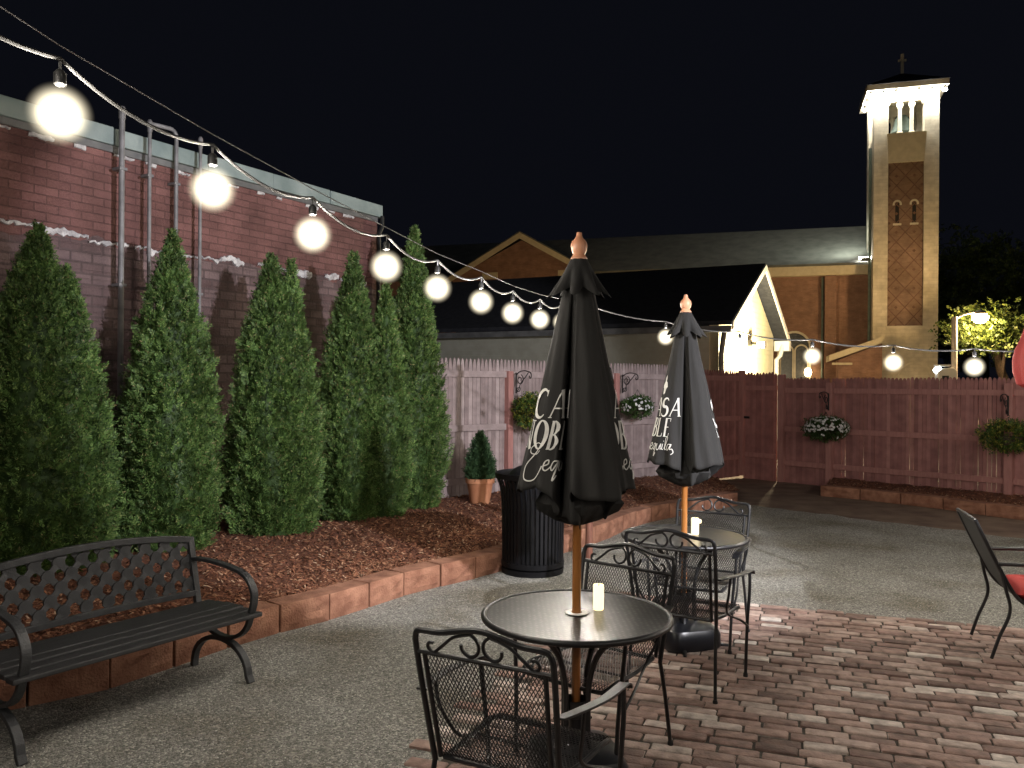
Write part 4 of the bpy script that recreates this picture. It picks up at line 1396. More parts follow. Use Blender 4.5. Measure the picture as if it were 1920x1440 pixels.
# ================================================================== SLING CHAIR and CUSHION (right edge)
sA, sB = gp(1858, 1237), gp(1822, 1194)
mid = (sA + sB) / 2; dv = (sB - sA).normalized()
srz = math.atan2(-(dv.x), dv.y) + math.pi / 2 - math.pi          # local +y points to the right and slightly to us
fx = Vector((dv.y, -dv.x, 0)); srz = math.atan2(-fx.x, fx.y)
root = mid + fx * .3
so = thing('sling_chair', 'black sling chair with curved legs at the picture edge, red cushion on it', 'chair', (root.x, root.y, .012), srz)
HW = .25
b = MB()
prof = [(-.39, .85), (-.35, .76), (-.28, .61), (-.2, .45), (-.14, .37), (-.06, .335), (.1, .335), (.25, .345), (.33, .335)]
b.strip([(0, y, z) for y, z in prof], (2 * HW - .03, 0, 0), .006); b.build('sling', M['sling'], so)
for s in (-1, 1):
    b = MB(); b.tube(catmull([(s * HW, y, z) for y, z in prof] + [(s * HW, .36, .3)], 4), .012, 8); b.build('side_rail', M['iron'], so, smooth=True)
    b = MB(); b.tube(catmull([(s * HW, -.25, .555), (s * (HW + .012), -.225, .44), (s * (HW + .012), -.2, .3), (s * (HW + .01), -.26, .13), (s * (HW + .01), -.3, 0)], 6), .0105, 8); b.build('leg', M['iron'], so, smooth=True)
    b = MB(); b.tube(catmull([(s * (HW + .01), .28, .55), (s * (HW + .012), .31, .5), (s * (HW + .012), .27, .3), (s * (HW + .01), .24, .13), (s * (HW + .01), .25, 0)], 6), .0105, 8); b.build('leg', M['iron'], so, smooth=True)
    b = MB(); b.tube(catmull([(s * (HW + .006), -.265, .59), (s * (HW + .02), -.15, .595), (s * (HW + .025), .1, .6), (s * (HW + .02), .24, .59), (s * (HW + .01), .29, .54)], 5), .0125, 8); b.build('arm', M['iron'], so, smooth=True)
b = MB(); b.tube([(-HW, -.39, .85), (0, -.4, .86), (HW, -.39, .85)], .013, 8); b.build('top_rail', M['iron'], so, smooth=True)
# cushion: puffed square with a tuft grid
cu = thing('seat_cushion', 'tufted red seat cushion on the sling chair', 'cushion', (root.x + fx.x * .1, root.y + fx.y * .1, .365), srz)
v, f = [], []
n = 26
for side in (1, -1):
    for i in range(n + 1):
        for j in range(n + 1):
            u, w_ = i / n * 2 - 1, j / n * 2 - 1
            e = (1 - abs(u) ** 5) * (1 - abs(w_) ** 5)
            puff = .05 * max(e, 0) ** .45
            for tu in (-.4, .4):
                for tw in (-.4, .4):
                    puff -= .028 * math.exp(-((u - tu) ** 2 + (w_ - tw) ** 2) / .02)
            v.append((u * .24, w_ * .25, .05 + side * puff))
for q in (0, 1):
    o_ = q * (n + 1) ** 2
    for i in range(n):
        for j in range(n):
            a = o_ + i * (n + 1) + j
            f.append((a, a + 1, a + n + 2, a + n + 1))
b = MB(); b.add(v, f); b.build('cushion_cover', M['redcloth'], cu, smooth=True)

# red furled umbrella just inside the right edge
ru = at(1913, 690, 5.2)
ro = thing('red_umbrella', 'tied red umbrella cloth just showing at the picture edge above the fence', 'umbrella', (ru.x + .225, ru.y, 0))
b = MB(); b.lathe([(.03, 1.7), (.16, 1.695), (.205, 1.72), (.225, 1.8), (.228, 1.87), (.215, 1.94), (.19, 2.0), (.13, 2.2), (.07, 2.45), (.03, 2.6)], 48, wob=lambda a, z: 1 + .045 * math.sin(8 * a + 3 * z))
b.build('canopy', M['redcloth'], ro, smooth=True)
b = MB(); b.tube([(0, 0, 0), (0, 0, 2.66)], .02, 12); b.build('pole', M['polewood'], ro, smooth=True)

# ================================================================== STRING LIGHTS
D0 = 2.22
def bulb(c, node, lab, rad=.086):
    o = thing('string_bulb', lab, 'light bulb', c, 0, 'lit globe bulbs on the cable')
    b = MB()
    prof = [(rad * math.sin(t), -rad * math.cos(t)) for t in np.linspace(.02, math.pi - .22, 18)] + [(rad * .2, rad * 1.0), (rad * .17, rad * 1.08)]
    b.lathe(prof, 24); gl_ = b.build('halo_globe', M['bulb_halo'], o, smooth=True)  # globe oversized to carry the glare halo
    b = MB(); b.lathe([(.026 * math.sin(t), -.026 * math.cos(t)) for t in np.linspace(.02, math.pi - .02, 12)], 16); b.build('glowing_core', M['bulb'], gl_, smooth=True)
    b = MB(); b.lathe([(.012, rad * .9), (.016, rad * .95), (.016, rad * 1.05 + .02), (.008, rad * 1.05 + .03)], 14); b.build('socket', M['socket'], o, smooth=True)
    dz = Vector(node) - Vector(c)
    b = MB(); b.tube([(0, 0, rad * 1.05 + .025), dz[:]], .004, 6); b.build('drop_wire', M['cable'], o)
BP = []
pix = [(112, 215), (398, 355), (586, 440), (724, 500), (820, 540), (902, 566), (961, 587), (1012, 599), (1054, 604), (1090, 604), (1104, 602)]
for i, (px, py) in enumerate(pix):
    BP.append(at(px, py, D0 * (1 + .254 * i)))
before = [BP[0] + (BP[0] - BP[1]) * k + Vector((0, 0, .035 * k)) for k in (4, 3, 2, 1)]
LB = ['first bulb, biggest in view, beside the tallest vent pipe', 'bulb glowing against the thinnest vent pipe', 'bulb over the twin-tipped arborvitae', 'bulb at the wall corner before the slim arborvitae',
      'bulb over the tip of the tallest arborvitae', 'bulb in front of the pale house wall, left of two similar ones', 'middle bulb of three left of the front umbrella', 'bulb touching the front umbrella cloth',
      'bulb hidden behind the front umbrella canopy near its edge', 'bulb hidden behind the front umbrella pole line', 'bulb hidden beside the wooden post top']
nodesL = []
for p in before: nodesL.append(p + Vector((0, 0, .15)))
for i, p in enumerate(BP):
    nd = p + Vector((0, 0, .15)); nodesL.append(nd)
    bulb(p, nd, 'string ' + LB[i])
for k, p in enumerate(before):  # unseen bulbs, assumed where the cable runs on behind the camera
    bulb(p, p + Vector((0, 0, .15)), 'assumed string bulb on the cable behind the camera')
def sag(P, s, n=10):
    out = []
    for a, c_ in zip(P[:-1], P[1:]):
        for i in range(n):
            t = i / n
            q = a.lerp(c_, t); q.z -= s * 4 * t * (1 - t)
            out.append(q)
    out.append(P[-1]); return out
b = MB(); b.tube(sag(nodesL, .05), .006, 7)
tag(b.build('light_cable', M['cable'], smooth=True), 'black cable sagging between the bulbs along the evergreens', 'cable')
gw = [p + Vector((0, 0, .035)) for p in nodesL]
b = MB(); b.tube(gw, .0022, 6)
tag(b.build('guy_wire', M['wire'], smooth=True), 'thin steel wire stretched just above the bulb cable', 'wire')
# second run, from the post towards the right
E0 = Vector((.81, 7.85, 0)); RB = []
pixr = [(1248, 632, 7.5), (1387, 652, 7.2), (1523, 668, 6.92), (1675, 680, 6.64), (1827, 688, 6.35)]
for px, py, d in pixr: RB.append(at(px, py, d))
LR = ['bulb shining against the rear umbrella edge', 'bulb before the lit cream gable', 'bulb before the church arched window', 'bulb in front of the tower foot', 'bulb under the street lamp, near the red umbrella']
nR = [nodesL[-1]]
for p, l in zip(RB, LR):
    nd = p + Vector((0, 0, .14)); nR.append(nd); bulb(p, nd, 'string ' + l)
st = RB[-1] - RB[-2]
for k in (1, 2, 3):
    p = RB[-1] + Vector((st.x, st.y, .012)) * k; nR.append(p + Vector((0, 0, .14))); bulb(p, p + Vector((0, 0, .14)), 'added fill bulb past the red umbrella, outside the picture')
turn = RB[-1] + Vector((st.x, st.y, 0)) * 3
for k in range(1, 9):
    p = turn.lerp(Vector((1.6, -1.6, 2.25)), k / 8); p.z += .02 * k; nR.append(p + Vector((0, 0, .14))); bulb(p, p + Vector((0, 0, .14)), 'added fill bulb past the red umbrella, outside the picture')
nFill = [turn + Vector((0, 0, .15))]  # unseen extra bulb run, added to brighten the right gravel and fence
for k in range(1, 7):
    p = turn.lerp(Vector((8.0, 10.0, 2.3)), k / 6); nFill.append(p + Vector((0, 0, .14))); bulb(p, p + Vector((0, 0, .14)), 'added fill bulb past the red umbrella, outside the picture')
b = MB(); b.tube(sag(nFill, .03), .006, 7)
tag(b.build('light_cable', M['cable'], smooth=True), 'black cable of the added fill bulbs past the red umbrella, outside the picture', 'cable')
b = MB(); b.tube(sag(nR, .03), .006, 7)
tag(b.build('light_cable', M['cable'], smooth=True), 'black cable crossing from the wooden post towards the red umbrella', 'cable')

# ================================================================== NEIGHBOUR HOUSE
HL, HR = Vector((4.46, 17.0, 0)), Vector((7.6, 22.9, 0))
hd = (HL - HR); hw = hd.length
hx = Vector((.883, -.47, 0)).normalized()            # along the ridge towards the gable
hrz = math.atan2(hx.y, hx.x)
ho = thing('neighbour_house', 'low dark roofed house with a brightly lit cream gable behind the fence', 'house', HL, hrz)
# local: x along ridge (0 at the gable), y across (0 at our eave)
HW_, EV, PK, LEN = hw * .985, 2.92, 4.5, 10.2
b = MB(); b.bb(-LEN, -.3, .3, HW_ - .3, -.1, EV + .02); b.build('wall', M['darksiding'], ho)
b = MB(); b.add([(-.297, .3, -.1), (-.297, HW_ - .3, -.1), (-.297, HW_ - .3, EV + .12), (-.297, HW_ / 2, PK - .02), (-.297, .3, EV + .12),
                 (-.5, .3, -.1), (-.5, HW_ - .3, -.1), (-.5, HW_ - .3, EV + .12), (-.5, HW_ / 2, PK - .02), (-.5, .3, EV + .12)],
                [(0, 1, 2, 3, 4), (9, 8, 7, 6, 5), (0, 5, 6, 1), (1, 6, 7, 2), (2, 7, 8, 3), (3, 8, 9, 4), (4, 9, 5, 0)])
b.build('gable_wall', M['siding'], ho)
sl = (PK - EV) / (HW_ / 2)
for s, nm in ((0, 'roof'), (1, 'roof')):
    y0, y1 = (-.05, HW_ / 2) if s == 0 else (HW_ + .05, HW_ / 2)
    z0, z1 = EV - .05 * sl + .05, PK + .05
    b = MB(); b.add([(-LEN, y0, z0), (.05, y0, z0), (.05, y1, z1), (-LEN, y1, z1), (-LEN, y0, z0 + .09), (.05, y0, z0 + .09), (.05, y1, z1 + .09), (-LEN, y1, z1 + .09)],
                    [(0, 3, 2, 1), (4, 5, 6, 7), (0, 1, 5, 4), (1, 2, 6, 5), (2, 3, 7, 6), (3, 0, 4, 7)])
    b.build('roof', M['shingle'], ho)
    b = MB(); b.add([(.053, y0, z0 - .1), (.053, y1, z1 - .1), (.053, y1, z1 + .06), (.053, y0, z0 + .06), (.09, y0, z0 - .1), (.09, y1, z1 - .1), (.09, y1, z1 + .06), (.09, y0, z0 + .06)],
                    [(0, 1, 2, 3), (7, 6, 5, 4), (0, 4, 5, 1), (1, 5, 6, 2), (2, 6, 7, 3), (3, 7, 4, 0)])
    b.build('bargeboard', M['whitetrim'], ho)
    ye = y0 - (.06 if s == 0 else -.06)
    b = MB(); b.bb(-LEN, .05, min(y0, ye), max(y0, ye), EV - .12, EV + .01); b.build('gutter', M['lampmetal'], ho)
b = MB(); b.tube([(-.1, HW_ - .0, EV - .1), (-.15, HW_ - .1, EV - .4), (-.22, HW_ - .24, EV - .5), (-.22, HW_ - .24, .2)], .06, 10); b.build('downspout', M['whitetrim'], ho, smooth=True)
b = MB(); b.tube([(-.1, .0, EV - .08), (-.15, .08, EV - .3), (-.22, .24, EV - .55), (-.22, .24, .2)], .06, 10); b.build('downspout', M['lampmetal'], ho, smooth=True)
b = MB(); b.box((-.12, HW_ + .1, EV - .12), (.4, .3, .28)); b.build('eave_return', M['whitetrim'], ho, bevel=.01)
# floodlight on the gable
fy = HW_ * .47
fl_ = MB(); fl_.box((-.25, fy, 2.72), (.08, .16, .14)); fl_.tube([(-.22, fy, 2.72), (-.05, fy - .05, 2.7)], .03, 8); fl_.box((.05, fy - .12, 2.68), (.18, .2, .15))
fo = fl_.build('wall_lamp', M['socket'], ho)
b = MB(); b.box((.05, fy - .225, 2.665), (.16, .006, .13)); b.build('lamp_lens', M['flood'], fo)
pt = bpy.data.lights.new('gable_lamp_light', 'POINT'); pt.energy = 1500; pt.color = (1, .84, .52); pt.shadow_soft_size = .12
po2 = bpy.data.objects.new('gable_lamp_light', pt); COL.objects.link(po2); po2.parent = ho; po2.location = (.8, fy - .8, 2.2)
# pale rake end at the far corner of the roof
b = MB(); b.box((-LEN + .05, .4, EV + .35), (.12, 1.3, .16), Matrix.Rotation(math.atan(sl), 3, 'X')); b.build('bargeboard', M['whitetrim'], ho)

# ================================================================== CHURCH
CA = R(17)
cdir = Vector((math.cos(CA), -math.sin(CA), 0)); cn = Vector((-math.sin(CA), -math.cos(CA), 0))
NW = Vector((21.6, 50.0, 0))             # right end of the nave wall (front plane)
crz = -CA
CH = thing('church', 'long brick church hall with a slate roof and a gabled wing beyond the house', 'church', NW, crz)
# local: x along wall (0 right end, negative leftwards), y away from us
EVC, RDG, SP = 8.95, 12.3, 6.4
b = MB(); b.bb(-40, 2.1, 0, 2 * SP, -.1, EVC); b.build('nave_wall', M['churchbrick'], CH)
b = MB()
b.add([(-40, -.45, EVC - .05), (2.2, -.45, EVC - .05), (2.2, SP, RDG), (-40, SP, RDG), (-40, -.45, EVC + .2), (2.2, -.45, EVC + .2), (2.2, SP, RDG + .25), (-40, SP, RDG + .25)],
      [(0, 3, 2, 1), (4, 5, 6, 7), (0, 1, 5, 4), (1, 2, 6, 5), (2, 3, 7, 6), (3, 0, 4, 7)])
b.add([(-40, 2 * SP + .45, EVC - .05), (2.2, 2 * SP + .45, EVC - .05), (2.2, SP + .003, RDG), (-40, SP + .003, RDG), (-40, 2 * SP + .45, EVC + .2), (2.2, 2 * SP + .45, EVC + .2), (2.2, SP + .003, RDG + .25), (-40, SP + .003, RDG + .25)],
      [(0, 1, 2, 3), (4, 7, 6, 5), (0, 4, 5, 1), (1, 5, 6, 2), (2, 6, 7, 3), (3, 7, 4, 0)])
b.build('nave_roof', M['churchroof'], CH)
b = MB(); b.bb(-16.5, 2.1, -.5, -.455, EVC - .42, EVC + .06); b.bb(-16.5, 2.1, -.45, -.003, EVC - .5, EVC - .06); b.build('cornice', M['trim'], CH)
# gabled wing
gx0, gx1 = -27.2, -16.3
gm = (gx0 + gx1) / 2
PKG = 11.7
b = MB(); b.prism([(gx0 + .5, -.1), (gx1 - .5, -.1), (gx1 - .5, EVC - .05), (gm, PKG - .35), (gx0 + .5, EVC - .05)], -.8, -.003); b.build('wing_wall', M['churchbrick'], CH)
for xa, xb in ((gx0, gm), (gx1, gm)):
    b = MB()
    b.add([(xa, -1.25, EVC - .35), (xb, -1.25, PKG - .02), (xb, SP, PKG - .02), (xa, SP, EVC - .35), (xa, -1.25, EVC - .15), (xb, -1.25, PKG + .2), (xb, SP, PKG + .2), (xa, SP, EVC - .15)],
          [(0, 1, 2, 3), (7, 6, 5, 4), (0, 4, 5, 1), (1, 5, 6, 2), (2, 6, 7, 3), (3, 7, 4, 0)])
    b.build('wing_roof', M['churchroof'], CH)
    b = MB()
    b.add([(xa, -1.29, EVC - .62), (xb, -1.29, PKG - .3), (xb, -1.29, PKG + .1), (xa, -1.29, EVC - .22), (xa, -1.253, EVC - .62), (xb, -1.253, PKG - .3), (xb, -1.253, PKG + .1), (xa, -1.253, EVC - .22)],
          [(0, 1, 2, 3), (7, 6, 5, 4), (0, 4, 5, 1), (1, 5, 6, 2), (2, 6, 7, 3), (3, 7, 4, 0)])
    b.build('verge_board', M['trim'], CH)
for xx in (gx0 + 2.7, gx1 - 2.9):
    b = MB(); b.bb(xx, xx + 1.1, -.86, -.803, EVC - .15, EVC + .3); b.build('vent_opening', M['trim'], CH)
# pilaster, drain pipes, arched window
b = MB(); b.bb(-2.6, -1.95, -.35, -.003, -.1, EVC - .52); b.build('pilaster', M['churchbrick'], CH)
b = MB(); b.tube([(-2.72, -.1, 0), (-2.72, -.1, EVC - .6)], .07, 8); b.build('drainpipe', M['copper'], CH, smooth=True)
b = MB(); b.tube([(-6.1, -.1, 0), (-6.1, -.1, 5.6)], .05, 8); b.build('drainpipe', M['copper'], CH, smooth=True)
wx, wz0, wz1, ww = -4.35, 2.0, 4.6, .62
def arch_poly(cx, r_, z0, zs, n=14):
    return [(cx - r_, z0), (cx + r_, z0)] + [(cx + r_ * math.cos(t), zs + r_ * math.sin(t)) for t in np.linspace(0, math.pi, n)]
def arch_frame(cx, r_, z0, zs, th, y0, y1):
    b_ = MB()
    o_ = [(cx - r_, z0)] + [(cx + r_ * math.cos(t), zs + r_ * math.sin(t)) for t in np.linspace(math.pi, 0, 16)] + [(cx + r_, z0)]
    i_ = [(cx - r_ + th, z0)] + [(cx + (r_ - th) * math.cos(t), zs + (r_ - th) * math.sin(t)) for t in np.linspace(math.pi, 0, 16)] + [(cx + r_ - th, z0)]
    n_ = len(o_)
    v_ = [(x, y0, z) for x, z in o_] + [(x, y0, z) for x, z in i_] + [(x, y1, z) for x, z in o_] + [(x, y1, z) for x, z in i_]
    f_ = []
    for k in range(n_ - 1):
        f_ += [(k, k + 1, n_ + k + 1, n_ + k), (2 * n_ + k, 3 * n_ + k, 3 * n_ + k + 1, 2 * n_ + k + 1), (k, 2 * n_ + k, 2 * n_ + k + 1, k + 1), (n_ + k, n_ + k + 1, 3 * n_ + k + 1, 3 * n_ + k)]
    return b_.add(v_, f_)
wf = arch_frame(wx, 1.0, 1.5, 4.1, .13, -.14, -.003).build('window', M['stone'], CH)
b = MB(); b.prism(arch_poly(wx, .86, 1.5, 4.1), -.03, -.004); b.build('pane', M['glass'], wf)
for cx in (wx - .43, wx + .43):
    arch_frame(cx, .42, 1.5, 3.85, .09, -.1, -.033).build('frame', M['stone'], wf)
b = MB(); b.bb(wx - 1.15, wx + 1.15, -.2, -.003, 1.36, 1.497); b.build('sill', M['stone'], wf)
b = MB(); b.lathe([(.01, -.28), (.16, -.22), (.22, 0), (.16, .2), (.05, .26)], 16, c=(-3.55, -.55, 2.55)); b.build('porch_lamp', M['porchlamp'], CH, smooth=True)
# porch with a sloping roof next to the tower
b = MB(); b.prism([(-1.95, -.1), (.4, -.1), (.4, 4.2), (-1.95, 3.25)], -2.2, -.355); b.build('porch_wall', M['churchbrick'], CH)
b = MB()
b.add([(-2.5, -2.6, 3.15), (.45, -2.6, 4.25), (.45, -.36, 4.25), (-2.5, -.36, 3.15), (-2.5, -2.6, 3.5), (.45, -2.6, 4.6), (.45, -.36, 4.6), (-2.5, -.36, 3.5)],
      [(0, 1, 2, 3), (7, 6, 5, 4), (0, 4, 5, 1), (1, 5, 6, 2), (2, 6, 7, 3), (3, 7, 4, 0)])
b.build('porch_roof', M['trim'], CH)
b = MB(); b.bb(-2.3, -1.2, -2.3, -2.203, 2.95, 3.08); b.build('porch_lintel', M['trim'], CH)
# floodlight on the eave washing the roof
b = MB(); b.box((-.35, -.6, EVC + .35), (.5, .25, .2)); fe = b.build('eave_floodlight', M['lampmetal'], CH)
b = MB(); b.box((-.35, -.47, EVC + .46), (.7, .1, .12)); b.build('lamp_lens', M['flood'], fe)
sp_ = bpy.data.lights.new('eave_light', 'SPOT'); sp_.energy = 600; sp_.color = (.95, 1, .85); sp_.spot_size = R(150); sp_.spot_blend = .8; sp_.shadow_soft_size = .2
so2 = bpy.data.objects.new('eave_light', sp_); COL.objects.link(so2); so2.parent = CH; so2.location = (-.5, -.3, EVC + 2.3)
so2.rotation_euler = Vector((-2.2, 2.5, -.2)).to_track_quat('-Z', 'Y').to_euler()

# ================================================================== BELL TOWER
TW = 3.46
tc0 = Vector((22.75, 48.0, 0))           # middle of the front face
BT = thing('bell_tower', 'tall floodlit bell tower of buff and red brick with a cross', 'tower', tc0, crz)
h = TW / 2
TH = 19.0
Z_S, Z_P, Z_C, Z_B = 5.15, 14.6, 16.25, 18.1        # sill of the panel, panel top, belfry floor, opening head
def zz(py, px=1698): return HC + ray(px, py).z * 48.0
Z_S, Z_P, Z_C, Z_B = zz(611), zz(303), zz(250), zz(196)
TH = zz(168)
# shaft: core plus corner piers, front panel recessed
b = MB()
b.bb(-h, -h + .78, 0, .78, -.1, TH); b.bb(h - .78, h, 0, .78, -.1, TH)
b.bb(-h, -h + .78, TW - .78, TW, -.1, TH); b.bb(h - .78, h, TW - .78, TW, -.1, TH)
b.bb(-h + .78, h - .78, .004, .5, -.1, Z_S)
b.build('corner_piers', M['buffbrick'], BT)
b = MB()
b.bb(-h + .06, -h + .5, .78, TW - .78, -.1, Z_C); b.bb(h - .5, h - .06, .78, TW - .78, -.1, Z_C); b.bb(-h + .78, h - .78, TW - .5, TW - .06, -.1, Z_C)
b.build('side_walls', M['buffbrick'], BT)
# diapered red brick panel: header bricks stand out in a lozenge lattice
pb_ = MB(); pb_.bb(-h + .78, h - .78, .16, .5, Z_S + .004, Z_P)
pw = TW - 1.56
M['panelbrick'] = brick_mat('dull brown panel brick', (.2, .13, .1), (.24, .16, .125), (.22, .165, .13), .24, .08, bump=.3, blotch=.75)
pan = pb_.build('brick_panel', M['panelbrick'], BT)
dl = MB()
cell = pw / 2
ch_ = cell * 1.15
zc = Z_S
k = 0
def bar(x0, z0, x1, z1, th):
    L = math.hypot(x1 - x0, z1 - z0)
    dl.box(((x0 + x1) / 2, .145, (z0 + z1) / 2), (L, .024, th), Matrix.Rotation(-math.atan2(z1 - z0, x1 - x0), 3, 'Y'))
x_l = -pw / 2
while zc < Z_P - .05:
    z1 = min(zc + ch_ / 2, Z_P)
    t = (z1 - zc) / (ch_ / 2)
    for i in range(4):
        up = (i + k) % 2 == 0
        xa = x_l + i * cell / 2; xb = xa + cell / 2
        if up: bar(xa, zc, xa + (xb - xa) * t, z1, .055)
        else: bar(xb, zc, xb - (xb - xa) * t, z1, .055)
    if k % 2 == 0:
        pass
    for i in range(2):
        cx = x_l + (i + .5) * cell if k % 2 == 0 else x_l + (i + (0 if i == 0 else 1)) * cell * .999
        dl.box((min(max(cx, x_l + .08), -x_l - .08), .146, min(zc + .001, Z_P)), (.14, .022, .14), Matrix.Rotation(R(45), 3, 'Y'))
    zc = z1; k += 1
M['diaper'] = mat('dark header bricks', (.13, .075, .055), (.17, .1, .075), scale=5, rough=.85)
dl.build('diaper_pattern', M['diaper'], pan)
b = MB(); b.bb(-h + .74, h - .74, -.08, .2, Z_S - .12, Z_S + .002); b.build('panel_sill', M['stone'], BT)
for px in (1682.5, 1714.5):
    xx = (px - 1698) / 35.4
    b = MB(); b.bb(xx - .1, xx + .1, .14, .158, zz(417), zz(378)); sw = b.build('slit_window', M['dark'], BT)
    arch_frame(xx, .24, zz(383), zz(381), .1, .1, .159).build('window_head', M['stone'], sw)
    b = MB(); b.bb(xx - .22, xx + .22, .06, .158, zz(421), zz(417.5)); b.build('sill', M['stone'], sw)
# corbelled stone apron under the belfry
b = MB(); b.add([(-h + .78, .0, Z_P), (h - .78, .0, Z_P), (h - .68, -.22, Z_C), (-h + .68, -.22, Z_C), (-h + .78, .5, Z_P), (h - .78, .5, Z_P), (h - .68, .5, Z_C), (-h + .68, .5, Z_C)],
                [(0, 1, 2, 3), (7, 6, 5, 4), (0, 4, 5, 1), (1, 5, 6, 2), (2, 6, 7, 3), (3, 7, 4, 0)]); b.build('apron', M['stone'], BT)
# belfry: three openings on each face
ow = TW - 1.56
for face in range(4):
    rot = Matrix.Rotation(face * math.pi / 2, 3, 'Z')
    cen = Vector((0, TW / 2, 0))
    def place(mb, nm, m_, **kw):
        mb.V = [tuple(rot @ (Vector(p) - cen) + cen) for p in mb.V]
        return mb.build(nm, m_, BT, **kw)
    b = MB(); b.bb(-ow / 2, ow / 2, .1, .5, Z_B + .25, TH); place(b, 'belfry_lintel', M['stone'])
    for c_ in (-ow / 6, ow / 6):
        b = MB(); b.lathe([(.17, Z_C), (.17, Z_C + .15), (.115, Z_C + .2), (.1, Z_B - .12), (.17, Z_B), (.19, Z_B + .1), (.12, Z_B + .25)], 16, c=(c_, .25, 0)); place(b, 'belfry_column', M['stone'], smooth=True)
    for c_ in (-ow / 3, 0, ow / 3):
        arch_frame(c_, ow / 6 + .02, Z_B + .0, Z_B + .0, .12, .12, .4)
        b = arch_frame(c_, ow / 6, Z_B + .06, Z_B + .06, .07, .14, .42); place(b, 'belfry_arch', M['stone'])
b = MB(); b.bb(-h + .1, h - .1, .5, TW - .1, Z_C - .2, Z_C - .003); b.build('belfry_floor', M['stone'], BT)
b = MB(); b.lathe([(.02, 1.1), (.25, 1.05), (.4, .8), (.48, .4), (.62, .1), (.66, 0), (.6, .0)], 20, c=(0, TW / 2, Z_C + .5)); b.build('bell', M['copper'], BT, smooth=True)
# overhanging roof
ov = .42
b = MB(); b.bb(-h - ov, h + ov, -ov, TW + ov, TH + .003, TH + .32); b.build('eaves', M['stone'], BT)
b = MB()
zr = TH + .323
b.add([(-h - ov - .05, -ov - .05, zr), (h + ov + .05, -ov - .05, zr), (h + ov + .05, TW + ov + .05, zr), (-h - ov - .05, TW + ov + .05, zr), (0, TW / 2, zr + 1.25)], [(0, 1, 4), (1, 2, 4), (2, 3, 4), (3, 0, 4), (3, 2, 1, 0)])
b.build('roof', M['shingle'], BT)
b = MB(); b.bb(-.09, .09, TW / 2 - .09, TW / 2 + .09, zr + 1.1, zr + 2.4); b.bb(-.24, .24, TW / 2 - .07, TW / 2 + .07, zr + 1.95, zr + 2.07); b.build('cross', M['lamppole'], BT, bevel=.02)
b = MB(); b.tube([(-h - .09, .9, 0), (-h - .09, .9, Z_C - .5)], .09, 8); b.build('drainpipe', M['copper'], BT, smooth=True)
# belfry lamps under the eaves
LX = [(-h - .22, -.22), (-h + .45, -.25), (-.62, -.24), (.62, -.24), (h - .45, -.25), (h + .22, -.22), (-h - .25, 1.1), (-h - .25, 2.4)]
for k, (x, y) in enumerate(LX):
    b = MB(); b.lathe([(.04, 0), (.1, -.05), (.11, -.16), (.06, -.2)], 12, c=(x, y, TH - .02)); lo = b.build('floodlight', M['lampmetal'], BT, smooth=True)
    b = MB(); b.lathe([(.01, -.3), (.1, -.27), (.14, -.2), (.12, -.15), (.02, -.14)], 12, c=(x, y, TH - .05)); b.build('lamp_lens', M['flood'], lo, smooth=True)
    L_ = bpy.data.lights.new('belfry_light', 'POINT'); L_.energy = 140; L_.color = (1, .95, .82); L_.shadow_soft_size = .1
    ol = bpy.data.objects.new('belfry_light', L_); COL.objects.link(ol); ol.parent = BT
    ol.location = (x * 1.02, y - .12 if y < 0 else y, TH - .45)
# blind arch at the tower foot
arch_frame(0.55, .95, 1.0, 2.2, .1, -.03, -.002).build('blind_arch', M['stone'], BT)

# ================================================================== STREET LAMP, TREE, VAN
sp0 = at(1789, 700, 42)
sl_ = thing('street_lamp', 'tall grey street lamp with a glowing sodium head by the lit tree', 'street lamp', (sp0.x, sp0.y, 0))
ztop = HC + ray(1790, 594).z * 42
b = MB(); b.tube([(0, 0, 0), (0, 0, ztop)], [.16, .13], 12); b.lathe([(.24, 0), (.24, .35), (.16, .5)], 12); b.build('pole', M['lamppole'], sl_, smooth=True)
lamp_p = at(1838, 590, 42) - Vector((sp0.x, sp0.y, 0))
b = MB(); b.tube(catmull([(.1, 0, ztop - .08), (.5, 0, ztop + .12), (lamp_p.x - .2, 0, lamp_p.z + .12)], 5), .05, 8); b.build('arm', M['lamppole'], sl_, smooth=True)
b = MB(); b.lathe([(.05, .26), (.2, .2), (.3, .08), (.3, .03)], 16, c=(lamp_p.x, 0, lamp_p.z)); hd_ = b.build('lamp_head', M['lampmetal'], sl_, smooth=True)
b = MB(); b.lathe([(.29, .02), (.38, -.1), (.36, -.26), (.2, -.4), (.02, -.44)], 16, c=(lamp_p.x, 0, lamp_p.z)); b.build('lens', M['sodium'], hd_, smooth=True)
L_ = bpy.data.lights.new('street_light', 'POINT'); L_.energy = 1900; L_.color = (1, .67, .36); L_.shadow_soft_size = .25
ol = bpy.data.objects.new('street_light', L_); COL.objects.link(ol); ol.parent = sl_; ol.location = (lamp_p.x, -.05, lamp_p.z - .55)

p3 = Vector((4.0, 37.0, 0))  # extra lamp out of sight, added to brighten the dim church gable
added_lamp = dup(sl_, p3, 0, 'unseen street lamp added behind the dark roofed house to light the church')
added_lamp_obj = bpy.data.objects.new('street_light', L_); 
for c3 in list(added_lamp.children):
    if c3.type == 'LIGHT': bpy.data.objects.remove(c3)
added_lamp_light = L_.copy(); added_lamp_light.energy = 1300; added_lamp_obj.data = added_lamp_light
COL.objects.link(added_lamp_obj); added_lamp_obj.parent = added_lamp; added_lamp_obj.location = (lamp_p.x, -.05, lamp_p.z - .55)

